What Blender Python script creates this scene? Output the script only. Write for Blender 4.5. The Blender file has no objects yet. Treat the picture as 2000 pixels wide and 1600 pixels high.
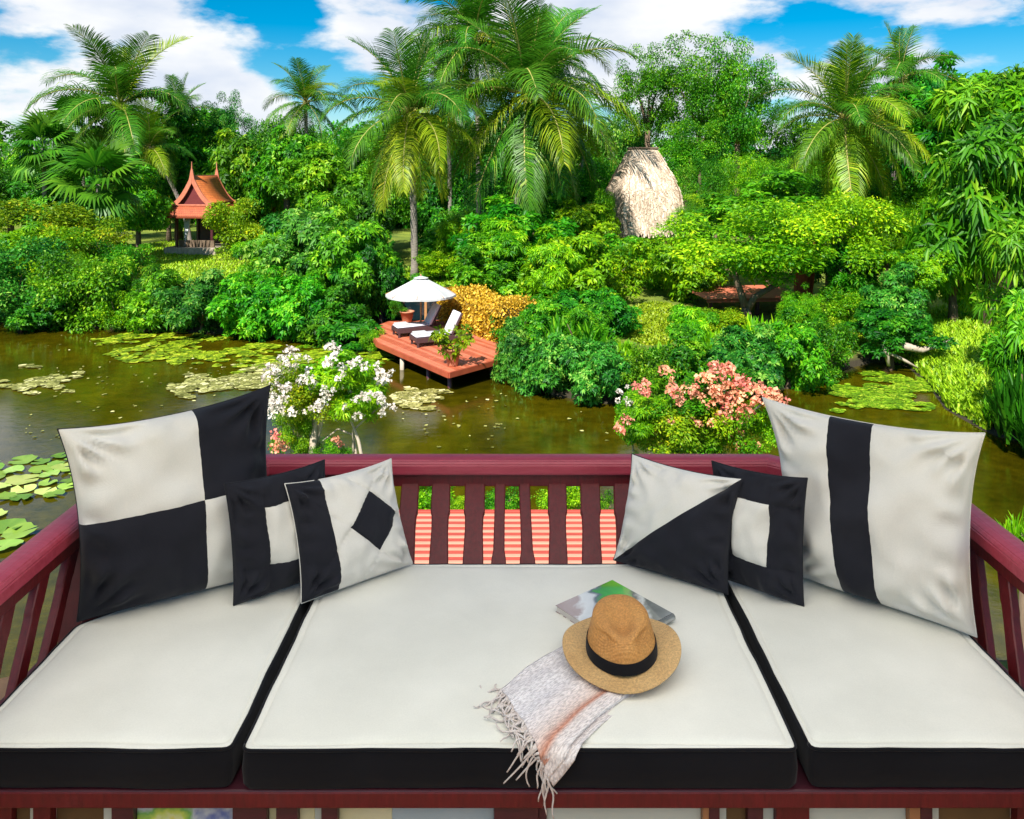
import bpy, bmesh, math, random
import numpy as np
from mathutils import Vector, Matrix, noise
R = math.radians
scn = bpy.context.scene
COL = scn.collection

# ------------------------------------------------------------------ camera, sky, sun, exposure
F, HZ, HC = 1600.0, 330.0, 6.5          # focal length in photo pixels, horizon row, eye height over the pond
cam_d = bpy.data.cameras.new('camera')
cam_d.sensor_width = 36.0
cam_d.lens = 36.0 * F / 2000.0
cam_d.shift_y = -(800.0 - HZ) / 2000.0
cam_d.clip_start, cam_d.clip_end = 0.05, 3000
cam = bpy.data.objects.new('camera', cam_d)
cam.location = (0, 0, HC)
cam.rotation_euler = (R(90), 0, 0)
COL.objects.link(cam)
scn.camera = cam

SUN = Vector((-0.26, -0.64, 0.72)).normalized()
sun_el = math.asin(SUN.z)
sun_rot = math.atan2(SUN.x, SUN.y)
sd = bpy.data.lights.new('sun', 'SUN')
sd.energy, sd.angle, sd.color = 5.0, R(0.5), (1.0, 0.95, 0.86)
so = bpy.data.objects.new('sun', sd)
so.rotation_euler = SUN.to_track_quat('Z', 'Y').to_euler()
COL.objects.link(so)

W = bpy.data.worlds.new('World'); scn.world = W; W.use_nodes = True
wt = W.node_tree; wn = wt.nodes; wl = wt.links
for n in list(wn): wn.remove(n)
w_out = wn.new('ShaderNodeOutputWorld')
sky = wn.new('ShaderNodeTexSky'); sky.sky_type = 'NISHITA'; sky.sun_disc = False
sky.sun_elevation, sky.sun_rotation = sun_el, sun_rot
sky.air_density, sky.dust_density, sky.ozone_density = 1.0, 0.0, 5.0
hs = wn.new('ShaderNodeHueSaturation'); hs.inputs['Saturation'].default_value = 1.6; hs.inputs['Value'].default_value = 0.72; hs.inputs['Hue'].default_value = 0.488
wl.new(sky.outputs[0], hs.inputs['Color'])
tc = wn.new('ShaderNodeTexCoord')
nrm = wn.new('ShaderNodeVectorMath'); nrm.operation = 'NORMALIZE'; wl.new(tc.outputs['Generated'], nrm.inputs[0])
mp = wn.new('ShaderNodeMapping'); mp.inputs['Scale'].default_value = (1, 1, 2.6); mp.inputs['Location'].default_value = (3.1, 0.7, 0.2)
wl.new(nrm.outputs[0], mp.inputs[0])
cn = wn.new('ShaderNodeTexNoise'); cn.inputs['Scale'].default_value = 4.6; cn.inputs['Detail'].default_value = 9
cn.inputs['Roughness'].default_value = 0.56; cn.inputs['Distortion'].default_value = 0.1
wl.new(mp.outputs[0], cn.inputs['Vector'])
def wmath(op, a, b, c=None):
    m = wn.new('ShaderNodeMath'); m.operation = op
    for i, v in enumerate((a, b, c)):
        if v is None: continue
        if isinstance(v, (int, float)): m.inputs[i].default_value = v
        else: wl.new(v, m.inputs[i])
    return m.outputs[0]
dens = cn.outputs['Fac']
# cloud banks and clear gaps seen over the trees: (photo px x, y, radius, amount)
BANKS = [(180, 60, 210, .17), (400, 130, 170, .18), (620, 20, 70, .10), (470, 200, 140, .12), (720, 60, 90, .12), (1250, 50, 190, .16), (1050, 30, 140, .12),
         (1650, 120, 180, .14), (1780, 70, 100, .09), (1950, 30, 100, .09), (100, 170, 120, -.10), (560, 60, 120, -.14), (480, 30, 90, -.12),
         (1500, 50, 100, -.15), (1640, 30, 90, -.12), (1900, 110, 100, -.06), (1100, 150, 110, -.04), (250, 10, 60, -.03)]
for (bx, by, br, ba) in BANKS:
    d = Vector(((bx - 1000) / F, 1, (HZ - by) / F)).normalized()
    vd = wn.new('ShaderNodeVectorMath'); vd.operation = 'DISTANCE'; wl.new(nrm.outputs[0], vd.inputs[0]); vd.inputs[1].default_value = d
    q = wmath('MULTIPLY', vd.outputs['Value'], F / br)
    q = wmath('MULTIPLY', q, q)
    q = wmath('MULTIPLY', q, -1.0)
    q = wmath('EXPONENT', q, 0)
    dens = wmath('MULTIPLY_ADD', q, ba, dens)
ramp = wn.new('ShaderNodeMapRange'); ramp.interpolation_type = 'SMOOTHSTEP'
ramp.inputs['From Min'].default_value = 0.49; ramp.inputs['From Max'].default_value = 0.615
wl.new(dens, ramp.inputs['Value'])
cn2 = wn.new('ShaderNodeTexNoise'); cn2.inputs['Scale'].default_value = 7.0; cn2.inputs['Detail'].default_value = 7
wl.new(mp.outputs[0], cn2.inputs['Vector'])
cr = wn.new('ShaderNodeValToRGB')
cr.color_ramp.elements[0].position, cr.color_ramp.elements[0].color = .3, (3.9, 4.5, 5.6, 1)
cr.color_ramp.elements[1].position, cr.color_ramp.elements[1].color = .62, (6.2, 6.3, 6.4, 1)
wl.new(cn2.outputs['Fac'], cr.inputs[0])
mixc = wn.new('ShaderNodeMixRGB'); wl.new(ramp.outputs[0], mixc.inputs['Fac'])
wl.new(hs.outputs[0], mixc.inputs['Color1']); wl.new(cr.outputs[0], mixc.inputs['Color2'])
bg = wn.new('ShaderNodeBackground'); bg.inputs['Strength'].default_value = 0.088
wl.new(mixc.outputs[0], bg.inputs['Color']); wl.new(bg.outputs[0], w_out.inputs['Surface'])

vs = scn.view_settings
vs.view_transform = 'Standard'; vs.look = 'None'; vs.gamma = 1.0; vs.use_curve_mapping = False
vs.exposure = 0.88
scn.render.engine = 'CYCLES'
scn.cycles.max_bounces = 6; scn.cycles.diffuse_bounces = 3; scn.cycles.glossy_bounces = 3
scn.cycles.transmission_bounces = 4; scn.cycles.transparent_max_bounces = 6
scn.cycles.caustics_reflective = False; scn.cycles.caustics_refractive = False
scn.cycles.sample_clamp_indirect = 6

# ------------------------------------------------------------------ helpers
def P(px, py, Y):
    return Vector(((px - 1000) * Y / F, Y, HC - (py - HZ) * Y / F))
def on_z(px, py, z):
    Y = F * (HC - z) / (py - HZ)
    return Vector(((px - 1000) * Y / F, Y, z))
def prop(o, label=None, cat=None, group=None, kind=None):
    if label: o['label'] = label
    if cat: o['category'] = cat
    if group: o['group'] = group
    if kind: o['kind'] = kind
    return o
def link(o, parent=None):
    COL.objects.link(o)
    if parent is not None: o.parent = parent
    return o
def thing(name, label, cat, loc=(0, 0, 0), rotz=0, group=None):
    o = bpy.data.objects.new(name, None); link(o)
    o.empty_display_size = .2
    o.location = loc; o.rotation_euler = (0, 0, rotz)
    return prop(o, label, cat, group)
def smooth(me):
    me.polygons.foreach_set('use_smooth', np.ones(len(me.polygons), dtype=bool))
def obj(name, me, mat=None, parent=None, loc=None, sm=False):
    o = bpy.data.objects.new(name, me)
    if mat is not None:
        me.materials.clear()
        for m in (mat if isinstance(mat, (list, tuple)) else [mat]): me.materials.append(m)
    if sm: smooth(me)
    link(o, parent)
    if loc is not None: o.location = loc
    return o
def pyd(name, v, f):
    me = bpy.data.meshes.new(name); me.from_pydata([tuple(p) for p in v], [], f); me.update(); return me
def npmesh(name, V, Fc, shade=None):
    """V (n,3), Fc (m,k) all faces with k corners"""
    V = np.asarray(V, dtype=np.float32); Fc = np.asarray(Fc, dtype=np.int32)
    k = Fc.shape[1]
    me = bpy.data.meshes.new(name)
    me.vertices.add(len(V)); me.vertices.foreach_set('co', V.ravel())
    me.loops.add(Fc.size); me.loops.foreach_set('vertex_index', Fc.ravel())
    me.polygons.add(len(Fc)); me.polygons.foreach_set('loop_start', np.arange(0, Fc.size, k, dtype=np.int32))
    me.update(calc_edges=True)
    if shade is not None:
        a = me.attributes.new('shade', 'FLOAT', 'POINT'); a.data.foreach_set('value', np.asarray(shade, dtype=np.float32))
    return me
def bm_mesh(name, bm):
    me = bpy.data.meshes.new(name); bm.to_mesh(me); bm.free(); return me
def box_mesh(name, size, center=(0, 0, 0), bev=0.0, M=None):
    bm = bmesh.new(); bmesh.ops.create_cube(bm, size=1)
    for v in bm.verts: v.co = Vector((v.co.x * size[0] + center[0], v.co.y * size[1] + center[1], v.co.z * size[2] + center[2]))
    if bev: bmesh.ops.bevel(bm, geom=bm.edges[:], offset=bev, segments=2, affect='EDGES', profile=.5)
    if M is not None: bmesh.ops.transform(bm, matrix=M, verts=bm.verts)
    return bm_mesh(name, bm)
def beam_matrix(a, b, up=Vector((0, 0, 1))):
    a, b = Vector(a), Vector(b); x = (b - a).normalized(); y = Vector(up).cross(x).normalized(); z = x.cross(y)
    return Matrix(((x.x, y.x, z.x, (a.x + b.x) / 2), (x.y, y.y, z.y, (a.y + b.y) / 2), (x.z, y.z, z.z, (a.z + b.z) / 2), (0, 0, 0, 1)))
def beam_mesh(name, a, b, w, h, bev=0.004, up=Vector((0, 0, 1))):
    return box_mesh(name, ((Vector(b) - Vector(a)).length, w, h), bev=bev, M=beam_matrix(a, b, up))
def tube_arrays(pts, rad, n=8, V=None, Fc=None, cap=True):
    V = [] if V is None else V; Fc = [] if Fc is None else Fc
    pts = [Vector(p) for p in pts]; base = len(V); u = None
    for i, p in enumerate(pts):
        t = (pts[min(i + 1, len(pts) - 1)] - pts[max(i - 1, 0)]).normalized()
        if u is None: u = t.orthogonal().normalized()
        u = (u - t * u.dot(t)).normalized(); w = t.cross(u)
        r = rad[i] if isinstance(rad, (list, tuple)) else rad
        for k in range(n):
            a = 2 * math.pi * k / n; V.append(p + (u * math.cos(a) + w * math.sin(a)) * r)
    for i in range(len(pts) - 1):
        for k in range(n):
            a, b = base + i * n + k, base + i * n + (k + 1) % n
            Fc.append((a, b, b + n, a + n))
    if cap:
        Fc.append(tuple(base + k for k in reversed(range(n)))); Fc.append(tuple(base + (len(pts) - 1) * n + k for k in range(n)))
    return V, Fc
def tube(name, pts, rad, n=8):
    V, Fc = tube_arrays(pts, rad, n); return pyd(name, V, Fc)
def prism_mesh(name, poly, z0, z1, bev=0.0):
    bm = bmesh.new(); vs_ = [bm.verts.new((p[0], p[1], z0)) for p in poly]
    f = bm.faces.new(vs_)
    if f.normal.z > 0: f.normal_flip()
    r = bmesh.ops.extrude_face_region(bm, geom=[f])
    bmesh.ops.translate(bm, vec=(0, 0, z1 - z0), verts=[g for g in r['geom'] if isinstance(g, bmesh.types.BMVert)])
    bmesh.ops.recalc_face_normals(bm, faces=bm.faces)
    if bev: bmesh.ops.bevel(bm, geom=bm.edges[:], offset=bev, segments=2, affect='EDGES', profile=.5)
    return bm_mesh(name, bm)
def clip_half(poly, p, n):
    out = []
    for i in range(len(poly)):
        a, b = poly[i], poly[(i + 1) % len(poly)]
        da, db = (a[0] - p[0]) * n[0] + (a[1] - p[1]) * n[1], (b[0] - p[0]) * n[0] + (b[1] - p[1]) * n[1]
        if da >= 0: out.append(a)
        if da * db < 0:
            t = da / (da - db); out.append((a[0] + (b[0] - a[0]) * t, a[1] + (b[1] - a[1]) * t))
    return out

# ------------------------------------------------------------------ materials
def new_mat(name):
    m = bpy.data.materials.new(name); m.use_nodes = True
    nt = m.node_tree; b = nt.nodes['Principled BSDF']
    return m, nt, b
def tex_noise(nt, scale, detail=4, rough=.5, coord='Object', stretch=None):
    t = nt.nodes.new('ShaderNodeTexCoord'); n = nt.nodes.new('ShaderNodeTexNoise')
    n.inputs['Scale'].default_value = scale; n.inputs['Detail'].default_value = detail; n.inputs['Roughness'].default_value = rough
    src = t.outputs[coord]
    if stretch:
        mpn = nt.nodes.new('ShaderNodeMapping'); mpn.inputs['Scale'].default_value = stretch; nt.links.new(src, mpn.inputs[0]); src = mpn.outputs[0]
    nt.links.new(src, n.inputs['Vector']); return n
def ramp2(nt, src, c0, c1, p0=.3, p1=.7):
    r = nt.nodes.new('ShaderNodeValToRGB')
    r.color_ramp.elements[0].position = p0; r.color_ramp.elements[0].color = (*c0, 1)
    r.color_ramp.elements[1].position = p1; r.color_ramp.elements[1].color = (*c1, 1)
    nt.links.new(src, r.inputs[0]); return r
def bump(nt, b, src, strength=.3, dist=.01):
    n = nt.nodes.new('ShaderNodeBump'); n.inputs['Strength'].default_value = strength; n.inputs['Distance'].default_value = dist
    nt.links.new(src, n.inputs['Height']); nt.links.new(n.outputs[0], b.inputs['Normal']); return n
def plain(name, c0, c1=None, scale=6, rough=.6, bs=.15, bd=.01, spec=.4, stretch=None, detail=5, coat=0):
    m, nt, b = new_mat(name)
    n = tex_noise(nt, scale, detail, .6, 'Object', stretch)
    r = ramp2(nt, n.outputs['Fac'], c0, c1 or tuple(min(1, x * 1.35) for x in c0))
    nt.links.new(r.outputs[0], b.inputs['Base Color'])
    b.inputs['Roughness'].default_value = rough; b.inputs['Specular IOR Level'].default_value = spec
    if coat: b.inputs['Coat Weight'].default_value = coat; b.inputs['Coat Roughness'].default_value = .2
    if bs: bump(nt, b, n.outputs['Fac'], bs, bd)
    return m
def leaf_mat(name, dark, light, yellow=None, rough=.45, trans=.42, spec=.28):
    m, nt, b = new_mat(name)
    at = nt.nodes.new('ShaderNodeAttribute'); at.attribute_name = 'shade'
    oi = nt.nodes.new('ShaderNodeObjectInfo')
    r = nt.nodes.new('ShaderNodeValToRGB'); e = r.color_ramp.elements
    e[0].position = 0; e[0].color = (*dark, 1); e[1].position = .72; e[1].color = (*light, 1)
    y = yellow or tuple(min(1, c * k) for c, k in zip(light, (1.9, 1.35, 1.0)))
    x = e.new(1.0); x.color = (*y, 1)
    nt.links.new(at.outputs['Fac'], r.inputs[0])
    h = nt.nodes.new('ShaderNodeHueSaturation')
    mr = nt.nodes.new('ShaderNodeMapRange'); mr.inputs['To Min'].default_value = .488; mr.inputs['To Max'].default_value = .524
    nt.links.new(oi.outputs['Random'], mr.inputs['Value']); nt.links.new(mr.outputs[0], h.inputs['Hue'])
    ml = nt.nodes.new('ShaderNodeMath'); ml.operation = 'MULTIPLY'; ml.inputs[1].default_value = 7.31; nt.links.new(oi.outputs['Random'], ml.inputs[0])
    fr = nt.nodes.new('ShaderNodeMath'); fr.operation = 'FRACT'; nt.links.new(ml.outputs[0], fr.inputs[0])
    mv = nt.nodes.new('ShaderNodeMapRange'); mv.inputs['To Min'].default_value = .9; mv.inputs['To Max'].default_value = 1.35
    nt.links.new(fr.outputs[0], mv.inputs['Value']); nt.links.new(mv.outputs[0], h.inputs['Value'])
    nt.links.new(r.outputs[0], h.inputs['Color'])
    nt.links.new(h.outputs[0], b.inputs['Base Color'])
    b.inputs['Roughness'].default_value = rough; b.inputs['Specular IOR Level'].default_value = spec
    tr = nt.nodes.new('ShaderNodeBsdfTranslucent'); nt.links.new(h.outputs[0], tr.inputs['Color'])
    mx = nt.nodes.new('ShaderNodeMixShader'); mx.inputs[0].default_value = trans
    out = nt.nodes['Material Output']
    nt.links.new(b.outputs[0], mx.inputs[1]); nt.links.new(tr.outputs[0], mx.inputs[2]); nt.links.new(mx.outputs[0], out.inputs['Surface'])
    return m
M = {}
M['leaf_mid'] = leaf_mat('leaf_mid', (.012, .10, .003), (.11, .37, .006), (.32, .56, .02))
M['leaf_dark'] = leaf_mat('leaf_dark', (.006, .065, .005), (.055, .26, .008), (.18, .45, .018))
M['leaf_lime'] = leaf_mat('leaf_lime', (.045, .19, .003), (.24, .49, .005), (.50, .66, .012))
M['leaf_cool'] = leaf_mat('leaf_cool', (.012, .09, .010), (.085, .31, .022), (.32, .52, .07))
M['leaf_yellow'] = leaf_mat('leaf_yellow', (.09, .21, .004), (.29, .44, .008), (.58, .56, .015))
M['leaf_orange'] = leaf_mat('leaf_orange', (.16, .10, .008), (.60, .36, .025), (.84, .64, .10), trans=.25)
M['palm'] = leaf_mat('palm_green', (.02, .09, .008), (.10, .27, .012), (.34, .46, .04), rough=.38, trans=.35)
M['palm_lime'] = leaf_mat('palm_lime', (.08, .18, .006), (.32, .42, .012), (.60, .56, .04), rough=.4, trans=.35)
M['grass'] = leaf_mat('grass_blades', (.12, .25, .006), (.34, .50, .012), (.58, .60, .05), trans=.3)
M['bract_white'] = leaf_mat('bract_white', (.62, .51, .46), (.82, .76, .70), (.88, .85, .77), trans=.3, rough=.6)
M['bract_pink'] = leaf_mat('bract_coral', (.70, .17, .14), (.86, .38, .25), (.93, .60, .42), trans=.3, rough=.6)
M['bark'] = plain('bark_brown', (.09, .06, .04), (.22, .16, .11), 9, .9, .6, .03, .2, (1, 1, .3))
M['bark_pale'] = plain('bark_pale', (.30, .24, .18), (.55, .47, .38), 8, .9, .5, .02, .2, (1, 1, .3))
M['palm_bark'] = plain('palm_bark', (.12, .10, .09), (.34, .30, .26), 5, .9, .7, .03, .2, (1, 1, 6))
M['rachis'] = plain('frond_rib', (.22, .24, .05), (.42, .36, .10), 5, .5, 0)

def wood(name, c0, c1, rough=.35, coat=.25, stretch=(1, 1, 8), scale=9, wear=.0):
    m, nt, b = new_mat(name)
    n = tex_noise(nt, scale, 8, .68, 'Object', stretch)
    r = ramp2(nt, n.outputs['Fac'], c0, c1, .3, .72)
    col_ = r.outputs[0]
    if wear:
        n5 = tex_noise(nt, 7, 9, .78); rw = nt.nodes.new('ShaderNodeMapRange'); rw.inputs['From Min'].default_value = .58; rw.inputs['From Max'].default_value = .74; rw.inputs['To Max'].default_value = wear
        nt.links.new(n5.outputs['Fac'], rw.inputs['Value']); mw_ = nt.nodes.new('ShaderNodeMixRGB'); nt.links.new(rw.outputs[0], mw_.inputs[0]); nt.links.new(col_, mw_.inputs[1]); mw_.inputs[2].default_value = (.46, .17, .19, 1); col_ = mw_.outputs[0]
    nt.links.new(col_, b.inputs['Base Color'])
    n2 = tex_noise(nt, 30, 6, .7)
    r2 = nt.nodes.new('ShaderNodeMapRange'); r2.inputs['To Min'].default_value = rough - .12; r2.inputs['To Max'].default_value = rough + .22
    nt.links.new(n2.outputs['Fac'], r2.inputs['Value']); nt.links.new(r2.outputs[0], b.inputs['Roughness'])
    b.inputs['Coat Weight'].default_value = coat; b.inputs['Coat Roughness'].default_value = .25
    bump(nt, b, n.outputs['Fac'], .22, .004); return m
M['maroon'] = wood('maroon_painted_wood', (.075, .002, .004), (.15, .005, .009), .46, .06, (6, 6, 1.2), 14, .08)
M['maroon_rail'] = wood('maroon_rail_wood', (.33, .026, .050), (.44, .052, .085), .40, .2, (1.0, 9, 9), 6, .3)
M['maroon_dark'] = wood('dark_maroon_wood', (.045, .008, .014), (.085, .012, .022), .4, .2)
M['deck_red'] = wood('red_deck_boards', (.34, .065, .028), (.50, .125, .055), .55, .05, (1, 1, 1), 3)
M['deck_red2'] = wood('red_deck_boards_worn', (.44, .115, .058), (.60, .19, .10), .6, .0, (1, 1, 1), 3)
M['deck_edge'] = wood('red_deck_edge', (.30, .055, .025), (.42, .085, .04), .45, .1, (1, 1, 1), 3)
M['slat_sunlit'] = wood('sunlit_top_slat', (.42, .21, .14), (.56, .31, .21), .6, 0, (.4, 6, 6), 5)  # sunlit plank tops painted in as a paler wood
M['slat_red'] = wood('red_slat', (.36, .045, .030), (.48, .08, .050), .6, 0, (.4, 6, 6), 5)
M['teak'] = wood('teak_pole', (.34, .16, .06), (.48, .25, .10), .5, .1)
M['dark_rattan'] = plain('dark_rattan', (.045, .022, .028), (.09, .05, .05), 60, .5, .6, .004)
M['roof_orange'] = None

def fabric(name, c0, c1, weave=900, rough=.92, strength=.25, cloud=3.0):
    m, nt, b = new_mat(name)
    t = nt.nodes.new('ShaderNodeTexCoord')
    n = nt.nodes.new('ShaderNodeTexNoise'); n.inputs['Scale'].default_value = cloud; n.inputs['Detail'].default_value = 6
    nt.links.new(t.outputs['Object'], n.inputs['Vector'])
    r = ramp2(nt, n.outputs['Fac'], c0, c1, .3, .7)
    n3 = nt.nodes.new('ShaderNodeTexNoise'); n3.inputs['Scale'].default_value = 260; n3.inputs['Detail'].default_value = 3
    nt.links.new(t.outputs['Object'], n3.inputs['Vector'])
    r3 = ramp2(nt, n3.outputs['Fac'], (.965, .965, .965), (1.02, 1.02, 1.02), .3, .7)
    mx = nt.nodes.new('ShaderNodeMixRGB'); mx.blend_type = 'MULTIPLY'; mx.inputs[0].default_value = 1
    nt.links.new(r.outputs[0], mx.inputs[1]); nt.links.new(r3.outputs[0], mx.inputs[2])
    nt.links.new(mx.outputs[0], b.inputs['Base Color'])
    b.inputs['Roughness'].default_value = rough; b.inputs['Specular IOR Level'].default_value = .15
    b.inputs['Sheen Weight'].default_value = .08
    w1 = nt.nodes.new('ShaderNodeTexWave'); w1.bands_direction = 'X'; w1.inputs['Scale'].default_value = weave / 6.3; w1.inputs['Distortion'].default_value = .6
    w2 = nt.nodes.new('ShaderNodeTexWave'); w2.bands_direction = 'Y'; w2.inputs['Scale'].default_value = weave / 6.3; w2.inputs['Distortion'].default_value = .6
    for w in (w1, w2): nt.links.new(t.outputs['Object'], w.inputs['Vector'])
    ad = nt.nodes.new('ShaderNodeMath'); ad.operation = 'ADD'; nt.links.new(w1.outputs['Fac'], ad.inputs[0]); nt.links.new(w2.outputs['Fac'], ad.inputs[1])
    bu = bump(nt, b, ad.outputs[0], strength, .0006)
    b2 = nt.nodes.new('ShaderNodeBump'); b2.inputs['Strength'].default_value = .25; b2.inputs['Distance'].default_value = .006
    n4 = nt.nodes.new('ShaderNodeTexNoise'); n4.inputs['Scale'].default_value = 14; n4.inputs['Detail'].default_value = 4
    nt.links.new(t.outputs['Object'], n4.inputs['Vector']); nt.links.new(n4.outputs['Fac'], b2.inputs['Height']); nt.links.new(b2.outputs[0], bu.inputs['Normal'])
    return m
M['cream'] = fabric('cream_canvas', (.72, .705, .625), (.84, .82, .735), cloud=3.0)
M['cream_p'] = fabric('cream_pillow', (.66, .62, .56), (.77, .73, .67), 700)
M['black_cloth'] = fabric('black_canvas', (.004, .004, .006), (.008, .008, .011), 700)
M['black_pillow'] = fabric('charcoal_pillow', (.011, .011, .016), (.022, .022, .029), 700)
M['towel'] = fabric('white_towel', (.58, .57, .64), (.68, .67, .73), 300)
M['parasol'] = fabric('parasol_canvas', (.44, .45, .45), (.52, .53, .53), 200)

# ------------------------------------------------------------------ ground, pond
POND_PX = [(-900, 640), (-300, 636), (0, 628), (200, 642), (420, 652), (600, 662), (700, 672), (735, 640), (960, 640), (975, 738), (1080, 772), (1180, 788), (1320, 780),
           (1480, 768), (1570, 752), (1640, 722), (1720, 704), (1775, 716), (1815, 750), (1850, 800), (1940, 850), (2080, 880), (2300, 900)]
POND = [(v.x, v.y) for v in (on_z(a, b, 0) for a, b in POND_PX)] + [(13, 11.5), (5, 10.6), (0, 11.2), (-5, 10.0), (-14, 9.4), (-30, 9.0), (-60, 12)]
PA = np.array(POND)
def sdist(X, Y):
    X = np.asarray(X, float); Y = np.asarray(Y, float)
    d = np.full(X.shape, 1e9); inside = np.zeros(X.shape, bool)
    n = len(PA)
    for i in range(n):
        ax, ay = PA[i]; bx, by = PA[(i + 1) % n]
        ex, ey = bx - ax, by - ay
        t = np.clip(((X - ax) * ex + (Y - ay) * ey) / (ex * ex + ey * ey), 0, 1)
        d = np.minimum(d, np.hypot(X - ax - t * ex, Y - ay - t * ey))
        c = ((ay > Y) != (by > Y)) & (X < (bx - ax) * (Y - ay) / (by - ay + 1e-12) + ax)
        inside ^= c
    return np.where(inside, -d, d)
def sstep(a, b, x):
    t = np.clip((x - a) / (b - a), 0, 1); return t * t * (3 - 2 * t)
def ground_z(X, Y):
    X = np.asarray(X, float); Y = np.asarray(Y, float)
    s = sdist(X, Y)
    z = -0.9 + 1.35 * sstep(-1.6, .9, s) + .5 * sstep(34, 52, Y) * sstep(0, 6, s) + .06 * np.sin(X * .7) * np.cos(Y * .6) * sstep(0, 2, s)
    return z
def gz(x, y): return float(ground_z(np.array([x]), np.array([y]))[0])
xs = np.concatenate([[-900, -500, -250, -150, -90, -60], np.arange(-46, 40.1, .6), [50, 70, 110, 200, 500, 900]])
ys = np.concatenate([[-60, -30, -12], np.arange(-6, 70.1, .6), [75, 82, 95, 120, 180, 300, 600, 1200]])
GX, GY = np.meshgrid(xs, ys); GZ = ground_z(GX, GY)
nx, ny = len(xs), len(ys)
idx = np.arange(nx * ny).reshape(ny, nx)
quads = np.stack([idx[:-1, :-1], idx[:-1, 1:], idx[1:, 1:], idx[1:, :-1]], -1).reshape(-1, 4)
mg, nt, b = new_mat('lawn_and_soil')
n1 = tex_noise(nt, .35, 6, .6); n2 = tex_noise(nt, 9, 5, .7)
ra = ramp2(nt, n1.outputs['Fac'], (.10, .17, .012), (.28, .34, .03), .35, .65)
rb = ramp2(nt, n2.outputs['Fac'], (.55, .5, .45), (1.1, 1.15, 1.0), .3, .7)
mx = nt.nodes.new('ShaderNodeMixRGB'); mx.blend_type = 'MULTIPLY'; mx.inputs[0].default_value = 1
nt.links.new(ra.outputs[0], mx.inputs[1]); nt.links.new(rb.outputs[0], mx.inputs[2]); nt.links.new(mx.outputs[0], b.inputs['Base Color'])
ge = nt.nodes.new('ShaderNodeNewGeometry'); sp_ = nt.nodes.new('ShaderNodeSeparateXYZ'); nt.links.new(ge.outputs['Position'], sp_.inputs[0])
mr_ = nt.nodes.new('ShaderNodeMapRange'); mr_.inputs['From Min'].default_value = .12; mr_.inputs['From Max'].default_value = .44; nt.links.new(sp_.outputs['Z'], mr_.inputs['Value'])
mud = nt.nodes.new('ShaderNodeMixRGB'); mud.inputs['Color1'].default_value = (.035, .028, .014, 1); nt.links.new(mr_.outputs[0], mud.inputs[0]); nt.links.new(mx.outputs[0], mud.inputs['Color2']); nt.links.new(mud.outputs[0], b.inputs['Base Color'])
b.inputs['Roughness'].default_value = .95; bump(nt, b, n2.outputs['Fac'], .8, .08)
prop(obj('ground', npmesh('ground', np.stack([GX, GY, GZ], -1).reshape(-1, 3), quads), mg, sm=True), 'grassy garden ground around the pond', None, None, 'structure')

mw, nt, b = new_mat('pond_water')
n1 = tex_noise(nt, .22, 6, .6); n2 = tex_noise(nt, 2.6, 6, .65, 'Object', (1, 2.0, 1)); n3 = tex_noise(nt, 14, 4, .6, 'Object', (1, 1.6, 1))
ra = ramp2(nt, n1.outputs['Fac'], (.032, .027, .001), (.090, .074, .0015), .35, .68)
n4 = tex_noise(nt, 2.2, 8, .72)
rb = ramp2(nt, n4.outputs['Fac'], (.55, .6, .5), (1.25, 1.2, 1.1), .35, .68)
mx = nt.nodes.new('ShaderNodeMixRGB'); mx.blend_type = 'MULTIPLY'; mx.inputs[0].default_value = 1
nt.links.new(ra.outputs[0], mx.inputs[1]); nt.links.new(rb.outputs[0], mx.inputs[2]); nt.links.new(mx.outputs[0], b.inputs['Base Color'])
b.inputs['Roughness'].default_value = .025; b.inputs['IOR'].default_value = 1.36; b.inputs['Specular IOR Level'].default_value = .9
ad = nt.nodes.new('ShaderNodeMath'); ad.operation = 'MULTIPLY_ADD'; ad.inputs[1].default_value = .35
nt.links.new(n3.outputs['Fac'], ad.inputs[0]); nt.links.new(n2.outputs['Fac'], ad.inputs[2]); bump(nt, b, ad.outputs[0], .07, .05)
prop(obj('water', pyd('water', [(-75, 7, 0), (45, 7, 0), (45, 48, 0), (-75, 48, 0)], [(0, 1, 2, 3)]), mw), 'murky olive pond water', None, None, 'structure')

# ------------------------------------------------------------------ foliage meshes
def unit(v): return v / (np.linalg.norm(v, axis=-1, keepdims=True) + 1e-9)
def leaves_to_mesh(name, p, axis, n0, L, Wd, rng, curl=.12, shade=None):
    N = len(p); side = unit(np.cross(axis, n0)); nn = np.cross(side, axis)
    L = L[:, None]; Wd = Wd[:, None]
    mid = p + axis * L * .48
    V = np.stack([p, mid + side * Wd * .5 + nn * Wd * .22, p + axis * L + np.array([0, 0, -1.0]) * L * curl, mid - side * Wd * .5 + nn * Wd * .22, mid], 1).reshape(-1, 3)
    i = np.arange(N)[:, None] * 5
    Fc = np.concatenate([i + np.array([[0, 4, 1]]), i + np.array([[4, 2, 1]]), i + np.array([[0, 3, 4]]), i + np.array([[4, 3, 2]])], 0)
    if shade is None: shade = rng.beta(2, 2, N)
    return npmesh(name, V, Fc, np.repeat(shade, 5))
def clumps(rng, k, flat, rmin=.3, rmax=.82, up=.12):
    d = unit(rng.normal(size=(k, 3))); r = rng.uniform(rmin, rmax, (k, 1)) ** .8
    far = rng.random((k, 1)) < .22; r = np.where(far, rng.uniform(.82, 1.06, (k, 1)), r)
    lump = 1 + .16 * np.sin(d[:, :1] * 5 + rng.uniform(0, 6)) * np.cos(d[:, 1:2] * 4 + rng.uniform(0, 6))
    c = d * r * lump; c[:, 2] = c[:, 2] * flat + up * rng.random(k)
    return c
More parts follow.
